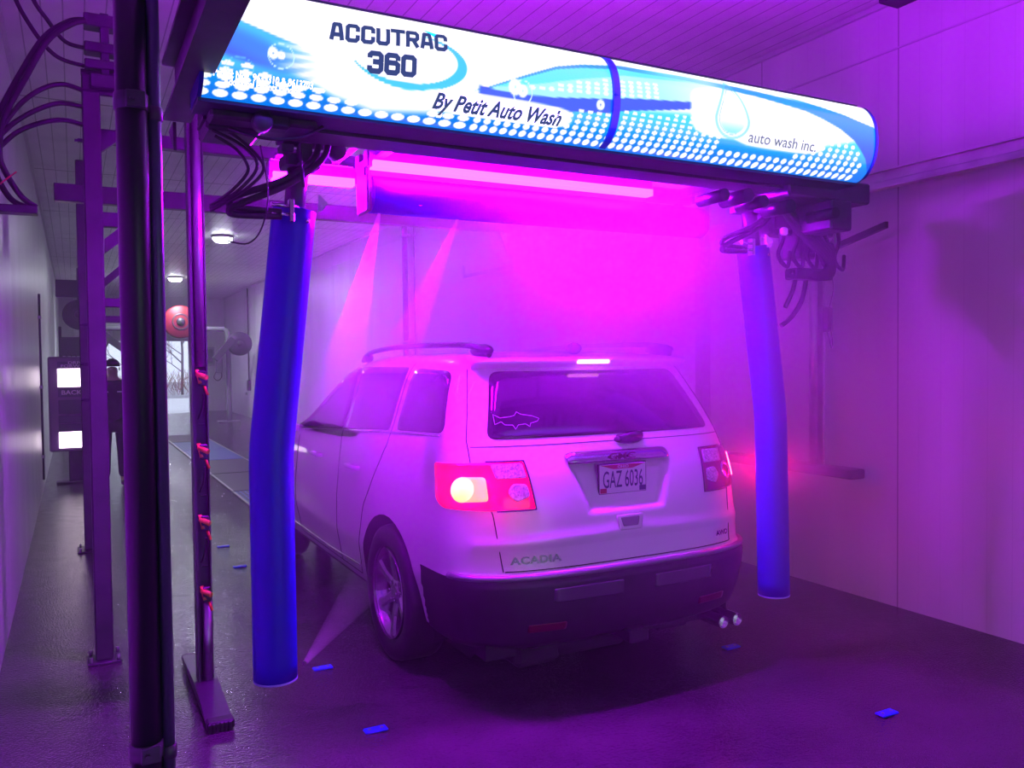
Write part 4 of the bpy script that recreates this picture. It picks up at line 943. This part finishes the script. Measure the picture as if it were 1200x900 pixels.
def body_part(name, m_, gs):
    vs = {}; V_ = []; F_ = []
    def vid(p):
        k = (round(p[0], 5), round(p[1], 5), round(p[2], 5))
        if k not in vs: vs[k] = len(V_); V_.append(k)
        return vs[k]
    for i in range(len(rows)-1):
        for j in range(nc-1):
            poly = [rows[i][j], rows[i][j+1], rows[i+1][j+1], rows[i+1][j]]
            for g_ in gs:
                if not poly: break
                v_ = [g_(p) for p in poly]
                if min(v_) >= 0: continue
                if max(v_) < 0: poly = []; break
                poly = clip(poly, g_)
            ids = []
            for p in poly:
                q = vid(p)
                if not ids or (ids[-1] != q and ids[0] != q): ids.append(q)
            if len(ids) >= 3: F_.append(ids)
    b = MB(); b.add(V_, F_, 0, True); return b.build(name, m_, car)
def zsplit(p):   # where white paint meets dark cladding
    if p[1] < .64: return .664
    if p[1] > 4.55: return .60
    return .335
def gtop(p): return p[2]-zsplit(p)
body_part('body_shell', WHITEPAINT, [dist, gtop])
body_part('rear_bumper', CLAD, [dist, lambda p: -gtop(p), lambda p: .66-p[1]])
body_part('side_sill', CLAD, [dist, lambda p: -gtop(p), lambda p: p[1]-.66])
b = MB(); b.tube([S3(a, .672)+Vector((0,0,0))+nrm(S3, a, .672, outdir(S3(a, .672)))*.002 for a in np.linspace(-1.05, 1.05, 60)], .016, 8); b.build('bumper_edge', mat('bumper_top_grey', (.22,.21,.24), .3, .3), car)
b = MB(); patch(b, RR, [(-.50,.545),(-.10,.545),(-.10,.615),(-.50,.615)], .004, .01); patch(b, RR, [(.10,.545),(.50,.545),(.50,.615),(.10,.615)], .004, .01); b.build('bumper_pad', mat('glossy_bumper_pad', (.07,.068,.08), .12, 0, coat=.5), car)
b = MB(); patch(b, RR, [(-.62,.40),(-.42,.40),(-.42,.44),(-.62,.44)], .004, .01); patch(b, RR, [(.42,.40),(.62,.40),(.62,.44),(.42,.44)], .004, .01); b.build('rear_reflector', mat('red_reflector', (.10,.004,.008), .3), car)
b = MB(); b.box(-.78,.78,.22,4.85,.24,.50); b.cyl((-.55,.30,.27),(.05,.30,.27),.10,n=20); b.box(-.06,.06,-.0,.5,.27,.34,0,.01); b.box(-.62,-.35,.2,.6,.17,.30,0,.03); b.box(.30,.55,.25,.7,.20,.30,0,.03); b.build('underbody', mat('underbody_black', (.012,.012,.014), .8), car)
b = MB()
for x in (.60, .70): b.lathe([(.034,0),(.036,.02),(.036,.22),(.031,.22),(.031,.0),(.034,0)], (x, .04, .27), (0,1,0), 18)
b.lathe([(0,0),(.075,0),(.075,.1),(0,.1)], (.76,.3,.30), (0,1,0), 16); b.build('exhaust_tip', CHROME, car)
for s_ in (-1, 1):
    for av in (AV0, AV1):
        b = MB(); P = []
        for k in range(33):
            a = -.13*PI+1.26*PI*k/32; P.append((av+AR*1.01*math.cos(a), AZ+AR*1.01*math.sin(a)))
        vs = []
        for (v, z) in P: vs.append((s_*(side_u(v, max(z,.28))-.002), v, z)); vs.append((s_*.55, v, z))
        b.add(vs, [(2*k, 2*k+1, 2*k+3, 2*k+2) for k in range(32)], 0, True)
        k_ = len(b.v); b.add([(s_*.55, av+math.cos(2*PI*j/24)*AR, AZ+math.sin(2*PI*j/24)*AR) for j in range(24)], [tuple(range(24))]); b.build('wheel_well', mat('underbody_black'), car)
# --- wheels
RIM = mat('silver_alloy_rim', (.62,.61,.65), .22, .9)
def wheel():
    wh = empty('wheel', (0,0,0)); wh.parent = car
    R_ = .392
    MB().lathe([(.262,-.10),(.30,-.122),(.35,-.122),(.383,-.105),(R_,-.075),(R_,.075),(.383,.105),(.35,.122),(.30,.122),(.262,.10)], (0,0,0), (1,0,0), 56).build('tyre', RUBBER, wh)
    b = MB(); b.lathe([(.262,-.118),(.268,-.10),(.245,-.085),(.238,.10),(.262,.115)], (0,0,0), (1,0,0), 56)
    b.lathe([(0,-.075),(.035,-.078),(.07,-.07),(.08,-.05),(.08,.0),(0,0)], (0,0,0), (1,0,0), 28)
    for k in range(6):
        a = 2*PI*k/6+.5; c, s2 = math.cos(a), math.sin(a)
        def Q(r_, t_, x_): return (x_, r_*c-t_*s2, r_*s2+t_*c)
        prof = [(.06,.036,-.068),(.14,.028,-.082),(.20,.032,-.09),(.25,.044,-.095)]
        vs = []
        for (r_, hw, x_) in prof: vs += [Q(r_, -hw, x_+.012), Q(r_, -hw*.55, x_), Q(r_, hw*.55, x_), Q(r_, hw, x_+.012), Q(r_, hw, x_+.045), Q(r_, -hw, x_+.045)]
        b.add(vs, [(6*i+j, 6*i+(j+1) % 6, 6*i+6+(j+1) % 6, 6*i+6+j) for i in range(3) for j in range(6)])
    b.build('rim', RIM, wh)
    MB().lathe([(0,.02),(.20,.02),(.20,.035),(0,.035)], (0,0,0), (1,0,0), 32).build('brake_disc', DSTEEL, wh)
    b = MB()
    for k in range(6): a = 2*PI*k/6; b.cyl((-.075,.055*math.cos(a),.055*math.sin(a)),(-.088,.055*math.cos(a),.055*math.sin(a)),.009,n=6)
    b.build('lug_nut', CHROME, wh); return wh
w0 = wheel(); w0.location = (-.855, AV0, .392)
for i, (x, v, rz) in enumerate(((-.855,AV1,0),(.855,AV0,PI),(.855,AV1,PI))):
    o = copy_tree(w0, car); o.location = (x, v, .392); o.rotation_euler = (0,0,rz)
# --- glass
b = MB(); patch(b, RR, [(-.72,1.335),(.72,1.335),(.60,1.675),(-.60,1.675)], .004, .05, 10); b.build('rear_window', GLASS, car)
side_glass = [[(.50,1.36),(1.13,1.335),(1.10,1.695),(.63,1.68)], [(1.24,1.33),(2.06,1.285),(2.06,1.70),(1.21,1.70)], [(2.12,1.28),(3.42,1.205),(3.05,1.45),(2.55,1.66),(2.12,1.695)]]
for fn in (SL, SRt):
    for k, pts in enumerate(side_glass):
        b = MB(); patch(b, fn, pts, .004, .035 if k else .06, 8); b.build('side_window', GLASS, car)
b = MB(); 
def WS(u, z): U_, V_, S_, (r, f, w_, d, dF) = outline(z); q = min(abs(u)/w_, .999); return Vector((u, f-dF*(1-(1-q**NFR)**(1/NFR)), z))
patch(b, WS, [(-.72,1.30),(.72,1.30),(.60,1.68),(-.60,1.68)], .004, .05, 10); b.build('windshield', GLASS, car)
b = MB()
for fn in (SL, SRt): strip(b, fn, [(.52,1.345),(1.3,1.315),(2.3,1.262),(3.45,1.192)], .006, .004)
b.build('window_trim', CHROME, car)
# --- seams
b = MB()
for s_ in (-1, 1):
    strip(b, S3, [(s_*.715,1.69),(s_*.83,1.335),(s_*.835,1.22),(s_*.76,.97),(s_*.73,.70)], .003, .0008)
strip(b, RR, [(-.715,.70),(.715,.70)], .003, .0008); strip(b, RR, [(-.80,1.300),(.80,1.300)], .0022, .0004)
for fn in (SL, SRt):
    for pts in ([(1.17,1.72),(1.20,1.25),(1.52,.85),(1.62,.60),(1.68,.38)], [(2.09,1.72),(2.09,1.25),(2.12,.38)], [(3.25,1.16),(3.30,.7),(3.25,.38)], [(1.68,.38),(3.25,.38)]): strip(b, fn, pts, .003, .0008)
b.build('panel_gap', GAP, car)
b = MB(); strip(b, SL, [(1.66,.44),(2.4,.42),(3.6,.425)], .008, .004); strip(b, SRt, [(1.66,.44),(2.4,.42),(3.6,.425)], .008, .004); b.build('sill_trim', CHROME, car)
# --- spoiler over the rear window
b = MB(); P = []; ns = 40
def sp_row(dv, z, k=1.0): return [Vector((u, .46+.55*max(0,(abs(u)/.74))**4*.16+dv, z)) for u in np.linspace(-.70*k, .70*k, ns)]
rws = [sp_row(.20,1.765,.92), sp_row(.06,1.758,.96), sp_row(-.035,1.742), sp_row(-.05,1.728), sp_row(-.035,1.712), sp_row(.02,1.694,.98), sp_row(.08,1.68,.95), sp_row(.20,1.68,.92)]
vs = [p for r_1 in rws for p in r_1]
fs = [(i*ns+j, i*ns+j+1, (i+1)*ns+j+1, (i+1)*ns+j) for i in range(len(rws)-1) for j in range(ns-1)]
fs += [tuple(i*ns for i in range(len(rws))), tuple(i*ns+ns-1 for i in range(len(rws)))[::-1]]
b.add(vs, fs, 0, True); spo = b.build('spoiler', WHITEPAINT, car)
b = MB(); b.box(-.105,.105,.405,.43,1.713,1.735,0,.006); b.build('high_brake_light', mat('brake_led', (.6,.05,.05), .3, emit=(1.0,.30,.42), estr=9), spo)
# --- roof rails
for s_ in (-1, 1):
    b = MB(); pts = [(s_*.60,.50,1.765),(s_*.62,.58,1.80),(s_*.64,.75,1.823),(s_*.655,1.3,1.832),(s_*.66,1.9,1.826),(s_*.65,2.35,1.80),(s_*.635,2.56,1.745)]
    b.tube(spline(pts, 8), .017, 12); b.build('roof_rail', BLACKP, car)
    b = MB(); b.sphere((s_*.60,.60,1.79), .06, 16, 0, (.6,2.2,.6)); b.sphere((s_*.645,2.42,1.765), .05, 14, 0, (.6,1.8,.7)); b.build('rail_foot', BLACKP, car)
b = MB(); b.sphere((0,.62,1.80), .05, 14, 0, (.5,1.6,.7)); b.build('roof_antenna', BLACKP, car)
# --- tail lamps
LRED = mat('tail_lamp_red_lit', (.45,.0,.02), .12, emit=(1.0,.0,.055), estr=1.6); DRED = mat('tail_lamp_red_dark', (.16,.01,.05), .12, coat=.6)
CLR = mat('clear_lamp_plastic', (.45,.42,.5), .1, coat=.6, noise=(90,.5)); AMB = mat('amber_bulb_lit', (1,.6,.1), .3, emit=(1.0,.36,.02), estr=1.5)
AMB2 = mat('amber_glow_core', (1,.7,.3), .3, emit=(1.0,.58,.03), estr=1.9)
for s_ in (-1, 1):
    lit = s_ < 0
    tl = tag(empty('tail_lamp', (0,0,0))); tl.parent = car
    if True:
        b = MB(); patch(b, S3, [(s_*.565,1.228),(s_*1.08,1.215),(s_*1.10,1.04),(s_*1.04,1.00),(s_*.54,.99)], .008, .03, 9, lip=.012)
        b.build('lens_housing', DRED if not lit else LRED, tl)
        b = MB(); patch(b, S3, [(s_*.58,1.215),(s_*.74,1.213),(s_*.725,1.145),(s_*.57,1.145)], .012, .012, 5); patch(b, S3, [(s_*.575,1.115),(s_*.65,1.12),(s_*.68,1.075),(s_*.64,1.03),(s_*.565,1.055)], .012, .02, 5); b.build('clear_lens', CLR, tl)
        b = MB(); ring_ = [(s_*(.545+.0), 1.215)]
        strip(b, S3, [(s_*.76,1.227),(s_*.565,1.227),(s_*.54,.993),(s_*.74,.993)], .005, .006); b.build('lens_rim', BLACKP, tl)
    if lit:
        b = MB(); c = S3(-.90, 1.095); n_ = nrm(S3, -.90, 1.095, outdir(c))
        b.lathe([(.001,.030),(.03,.028),(.052,.02),(.062,.010),(.064,.002)], c, n_, 28); b.build('indicator_bulb', AMB2, tl)
        b = MB(); patch(b, S3, [(-.775,1.155),(-.90,1.155),(-.90,1.035),(-.775,1.04)], .0125, .02, 5); b.build('indicator_reflector', AMB, tl)
    else:
        b = MB(); patch(b, S3, [(.925,1.17),(.96,1.17),(.965,1.04),(.93,1.04)], .016, .008, 4); b.build('led_strip', mat('brake_led_side', (.8,.05,.1), .3, emit=(1.0,.02,.10), estr=45), tl)
        b = MB(); c = S3(.77, 1.09); n_ = nrm(S3, .77, 1.09, outdir(c)); b.lathe([(.035,.010),(.05,.014),(.052,.006)], c, n_, 24); b.build('lamp_ring', CHROME, tl)
for (px_, py_, pz_, en, nm) in ((-.80,.05,1.10,1.6,'tail_light_glow'),(1.02,.18,1.09,9.0,'tail_light_glow')):
    ld = bpy.data.lights.new(nm, 'POINT'); ld.energy = en; ld.color = (1,.0,.05); ld.shadow_soft_size = .02
    lo = bpy.data.objects.new(nm, ld); lo.location = (px_, py_, pz_); lo.parent = car; C.objects.link(lo)
# --- licence plate, chrome bar, handle, badges, wiper
def RP(u, z): p = RR(u, z); p.y += pocket(u, z)+crease(u, z); return p
b = MB(); P = []
for k, (dz, dv) in enumerate(((1.255,-.004),(1.250,-.026),(1.215,-.030),(1.200,-.024),(1.198,.004))):
    for u in np.linspace(-.325, .325, 40):
        e = max(0, (abs(u)-.28)/.045); P.append((u, rear_v(u, dz)+dv*(1-.6*e*e), dz-(.012*e*e if dz > 1.24 else 0)))
b.add(P, [(i*40+j, i*40+j+1, (i+1)*40+j+1, (i+1)*40+j) for i in range(4) for j in range(39)], 0, True); b.build('chrome_bar', mat('satin_chrome', (.50,.48,.56), .22, 1.0), car)
def flat_text(txt, u0, z0_, w_, h_, fn, m_, name, off_=.004, bold=.02, parent=None, shear=0, spacing=1.0, ext=0):
    vs, fs = text_geo(txt, 1.0, bold, 0, shear, spacing=spacing); vs[:,0] -= vs[:,0].min(); vs[:,0] *= w_/vs[:,0].max(); vs[:,1] *= h_/.7
    b = MB(); pts = []
    for p in vs:
        q = fn(u0+p[0], z0_+p[1]); pts.append(q+Vector((0,-off_,0)))
    b.add(pts, fs); return b.build(name, m_, parent or car)
flat_text('GMC', -.085, 1.208, .17, .034, lambda u, z: Vector((u, rear_v(u,1.23)-.030-.006, z)), mat('dark_red_badge', (.10,.01,.06), .3), 'badge_lettering', .003, .03)
PLW = mat('plate_white', (.72,.70,.76), .35); PLD = mat('plate_dark_blue', (.03,.03,.12), .4)
pv = rear_v(0, 1.10)+.032
def PL(u, z): return Vector((u, pv-.020+(.0), z))
pl = tag(empty('licence_plate', (0,0,.05))); pl.parent = car
MB().box(-.155,.155,pv-.018,pv-.006,.975,1.140,0,.004).build('plate_frame', BLACKP, pl)
MB().box(-.148,.148,pv-.0195,pv-.017,.982,1.133,0,.001).build('plate_sheet', PLW, pl)
b = MB(); b.add([PL(-.146,1.131)-Vector((0,.0005,0)), PL(.146,1.131)-Vector((0,.0005,0)), PL(.06,1.108)-Vector((0,.0005,0)), PL(-.06,1.108)-Vector((0,.0005,0))], [(0,1,2,3)]); b.build('plate_red_band', mat('plate_red', (.35,.02,.06), .4), pl)
b = MB(); b.add([PL(-.146,.985)-Vector((0,.0005,0)), PL(-.105,.985)-Vector((0,.0005,0)), PL(-.105,1.01)-Vector((0,.0005,0)), PL(-.146,1.01)-Vector((0,.0005,0))], [(0,1,2,3)]); b.build('plate_red_sticker', mat('plate_red'), pl)
b = MB(); b.add([PL(.105,.985)-Vector((0,.0005,0)), PL(.146,.985)-Vector((0,.0005,0)), PL(.146,1.012)-Vector((0,.0005,0)), PL(.105,1.012)-Vector((0,.0005,0))], [(0,1,2,3)]); b.build('plate_blue_sticker', PLD, pl)
flat_text('GAZ 6036', -.128, 1.012, .256, .088, PL, PLD, 'plate_number', .001, .006, pl)
flat_text('OHIO', -.035, 1.113, .07, .014, PL, PLW, 'plate_state', .001, .01, pl)
b = MB(); patch(b, RR, [(-.085,.925),(.085,.925),(.070,.845),(-.070,.845)], .003+.008, .012, 5); b.build('handle_frame', WHITEPAINT, car)
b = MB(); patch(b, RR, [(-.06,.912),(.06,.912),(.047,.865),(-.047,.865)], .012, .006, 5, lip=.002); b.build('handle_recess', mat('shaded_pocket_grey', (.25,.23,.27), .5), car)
flat_text('ACADIA', -.69, .735, .265, .034, lambda u, z: RP(u, z), mat('chrome_badge', (.16,.15,.19), .25, .8), 'badge_lettering', .005, .035, spacing=1.05)
flat_text('AWD', .60, .742, .11, .026, lambda u, z: RP(u, z), mat('chrome_badge'), 'badge_lettering', .005, .03)
b = MB(); v0 = rear_v(.05, 1.31)
b.sphere((.09, v0-.01, 1.305), .05, 16, 0, (1.9,.6,.55)); b.tube([(.02,v0-.015,1.31),(.17,v0-.015,1.325)], .022, 12); b.build('wiper', BLACKP, car)
# fish outline sticker on the rear window
b = MB(); fp = [(-.66,1.405),(-.655,1.455),(-.625,1.437),(-.57,1.442),(-.545,1.448),(-.53,1.465),(-.51,1.452),(-.45,1.442),(-.415,1.428),(-.43,1.415),(-.47,1.407),(-.48,1.390),(-.50,1.404),(-.54,1.400),(-.56,1.380),(-.57,1.400),(-.61,1.402),(-.625,1.418),(-.66,1.405)]
strip(b, RR, fp, .0016, .006); b.build('fish_sticker', mat('sticker_line', (.55,.35,.65), .5), car)
b = MB()
for s_, fn in ((-1, SL), (1, SRt)):
    for v in (1.75, 2.62):
        p = fn(v, 1.06); P = [p+Vector((s_*.0, -.10, 0)), p+Vector((s_*.035,-.08,.004)), p+Vector((s_*.035,.08,.006)), p+Vector((0,.10,0))]
        b.tube(spline(P, 5), .014, 10)
b.build('door_handle', WHITEPAINT, car)
for s_ in (-1, 1):
    b = MB(); b.sphere((s_*1.06, 3.30, 1.26), .10, 20, 0, (.95,.6,.85)); b.tube([(s_*.92,3.34,1.20),(s_*1.0,3.31,1.22)], .03, 10); b.build('wing_mirror', WHITEPAINT, car)
for s_ in (-1, 1):
    b = MB(); patch(b, lambda a, z: WS(a, z), [(s_*.55,.95),(s_*.86,.93),(s_*.88,.80),(s_*.60,.78)], .006, .03, 6); b.build('headlamp', CLR, car)
b = MB(); patch(b, lambda a, z: WS(a, z), [(-.45,.95),(.45,.95),(.40,.68),(-.40,.68)], .006, .03, 6); b.build('grille', DSTEEL, car)

# ================================================================ MIST AND SPRAY
def vol_mat(name, base, blobs, noise=None, aniso=.2, noise_amt=.5):
    m = bpy.data.materials.new(name); m.use_nodes = True; t = m.node_tree; t.nodes.clear()
    out = t.nodes.new('ShaderNodeOutputMaterial'); vs = t.nodes.new('ShaderNodeVolumeScatter'); t.links.new(vs.outputs[0], out.inputs['Volume'])
    vs.inputs['Color'].default_value = (1,1,1,1); vs.inputs['Anisotropy'].default_value = aniso
    if not blobs: vs.inputs['Density'].default_value = base; return m
    tc = t.nodes.new('ShaderNodeTexCoord'); acc = None
    for (c, s3, amp) in blobs:
        a = t.nodes.new('ShaderNodeVectorMath'); a.operation = 'SUBTRACT'; t.links.new(tc.outputs['Object'], a.inputs[0]); a.inputs[1].default_value = c
        d = t.nodes.new('ShaderNodeVectorMath'); d.operation = 'DIVIDE'; t.links.new(a.outputs[0], d.inputs[0]); d.inputs[1].default_value = s3
        L = t.nodes.new('ShaderNodeVectorMath'); L.operation = 'DOT_PRODUCT'; t.links.new(d.outputs[0], L.inputs[0]); t.links.new(d.outputs[0], L.inputs[1])
        e = math_node(t, 'EXPONENT', math_node(t, 'MULTIPLY', L.outputs['Value'], -1.0)); e = math_node(t, 'MULTIPLY', e, amp)
        acc = e if acc is None else math_node(t, 'ADD', acc, e)
    if noise:
        n_ = t.nodes.new('ShaderNodeTexNoise'); n_.inputs['Scale'].default_value = noise; n_.inputs['Detail'].default_value = 2
        t.links.new(tc.outputs['Object'], n_.inputs['Vector'])
        acc = math_node(t, 'MULTIPLY', acc, math_node(t, 'MULTIPLY_ADD', n_.outputs['Fac'], 2*noise_amt, 1-noise_amt))
    acc = math_node(t, 'ADD', acc, base); t.links.new(acc, vs.inputs['Density'])
    return m
tag(MB().box(XL+.005, XR-.005, 2.6, 11.0, -.07, 3.98).build('mist', vol_mat('wash_mist', .010, [
    ((3.02,4.35,2.08),(.80,.70,.62), 2.5), ((3.6,5.6,2.2),(1.1,1.4,.8), .5), ((1.35,4.9,1.25),(.35,.8,.55), .30), ((1.9,4.6,1.9),(.5,.5,.4), .12),
    ((3.6,3.6,.9),(1.1,1.2,1.3), .10), ((3.45,3.2,1.7),(.6,.45,.9), .30), ((3.74,3.62,1.03),(.24,.24,.13), 2.4), ((1.62,3.35,1.06),(.24,.2,.2), .35), ((1.42,4.1,1.5),(.26,.42,.38), .75)], 1.6, .25)), 'fine magenta lit mist drifting round the car under the gantry', 'mist', kind='stuff')
tag(MB().box(XL+.006, XR-.006, 11.01, YF-.06, -.07, 3.98).build('haze', vol_mat('thin_haze', .005, None)), 'thin pale haze filling the far half of the bay', 'haze', kind='stuff')
def jet(p0, p1, r0, r1, dens, label):
    import bmesh
    a, c = Vector(p0), Vector(p1); L = (c-a).length; ax = (c-a)/L
    m = bpy.data.materials.new('spray_droplets'); m.use_nodes = True; t = m.node_tree; t.nodes.clear()
    out = t.nodes.new('ShaderNodeOutputMaterial'); vs = t.nodes.new('ShaderNodeVolumeScatter'); t.links.new(vs.outputs[0], out.inputs['Volume'])
    vs.inputs['Color'].default_value = (1,1,1,1); vs.inputs['Anisotropy'].default_value = .1
    tc = t.nodes.new('ShaderNodeTexCoord'); q = t.nodes.new('ShaderNodeVectorMath'); q.operation = 'DOT_PRODUCT'
    t.links.new(tc.outputs['Object'], q.inputs[0]); q.inputs[1].default_value = ax/L
    u = math_node(t, 'SUBTRACT', q.outputs['Value'], a.dot(ax)/L); inv = math_node(t, 'MAXIMUM', math_node(t, 'SUBTRACT', .97, u), 0.0)
    d = math_node(t, 'DIVIDE', math_node(t, 'MULTIPLY', inv, dens), math_node(t, 'MAXIMUM', math_node(t, 'ADD', u, .12), .05))
    t.links.new(d, vs.inputs['Density'])
    b = MB(); b.cyl(p0, p1, r0, r1, 20); o = b.build('water_spray', m)
    bm = bmesh.new(); bm.from_mesh(o.data); bmesh.ops.recalc_face_normals(bm, faces=bm.faces); bm.to_mesh(o.data); bm.free(); tag(o, label, 'water spray', kind='stuff')
jet((1.31,3.82,2.385), (1.10,4.0,1.35), .008, .14, 3.6, 'faint fan of water spraying down left from the blue roller end')
jet((1.72,3.82,2.385), (1.45,4.05,1.60), .008, .11, 5.0, 'narrow bright fan of water spraying down onto the car roof')
jet((.85,3.55,.38), (1.50,4.50,.50), .01, .13, .9, 'low fan of water spraying toward the rear left wheel')

# ================================================================ each loose piece of these parts becomes a part of its own
SPLIT = {'water_pipe','guide_roller','rack_body','end_cap','rear_reflector','arm_stub','reflective_strip','anchor_bolt','side_bolt','screw','lug_nut','rail_foot',
         'clear_lens','exhaust_tip','door_handle','hose_fitting','loose_cable','cable','leg','strap','wall_bracket','hanger_bracket','diagonal_brace','bumper_pad','spray_nozzle',
         'sill_trim','window_trim','door_track','hose_tail','valve_block','stay_arm','upright','feed_line'}
def split_loose(o):
    me = o.data; n_ = len(me.vertices); par = list(range(n_))
    def find(a):
        while par[a] != a: par[a] = par[par[a]]; a = par[a]
        return a
    for p in me.polygons:
        vs_ = list(p.vertices); r0 = find(vs_[0])
        for v in vs_[1:]:
            rv = find(v)
            if rv != r0: par[rv] = r0
    co = np.zeros(n_*3); me.vertices.foreach_get('co', co); co = co.reshape(-1, 3)
    groups = {}
    for p in me.polygons: groups.setdefault(find(p.vertices[0]), []).append(p)
    if len(groups) < 2: return
    # pieces whose boxes touch stay together
    ks = list(groups); bx = {}
    for k in ks:
        ids = sorted({v for p in groups[k] for v in p.vertices}); bx[k] = (co[ids].min(0)-.003, co[ids].max(0)+.003)
    cl = {k: k for k in ks}
    def cf(a):
        while cl[a] != a: a = cl[a]
        return a
    for i in range(len(ks)):
        for j in range(i+1, len(ks)):
            a, c = bx[ks[i]], bx[ks[j]]
            if (a[0] <= c[1]).all() and (c[0] <= a[1]).all():
                ra, rc = cf(ks[i]), cf(ks[j])
                if ra != rc: cl[rc] = ra
    out = {}
    for k in ks: out.setdefault(cf(k), []).extend(groups[k])
    if len(out) < 2: return
    first = True
    for k, ps in out.items():
        ids = sorted({v for p in ps for v in p.vertices}); mp = {v: i for i, v in enumerate(ids)}
        nm = bpy.data.meshes.new(o.name.split('.')[0]); nm.from_pydata([tuple(co[v]) for v in ids], [], [[mp[v] for v in p.vertices] for p in ps])
        for m_ in me.materials: nm.materials.append(m_)
        nm.polygons.foreach_set('material_index', [p.material_index for p in ps]); nm.polygons.foreach_set('use_smooth', [p.use_smooth for p in ps]); nm.update()
        if first: keep = nm; first = False
        else:
            q = o.copy(); q.data = nm; C.objects.link(q); q.parent = o.parent
    o.data = keep
for o in [o for o in bpy.data.objects if o.type == 'MESH' and o.parent is not None and o.name.split('.')[0] in SPLIT and not o.children]: split_loose(o)
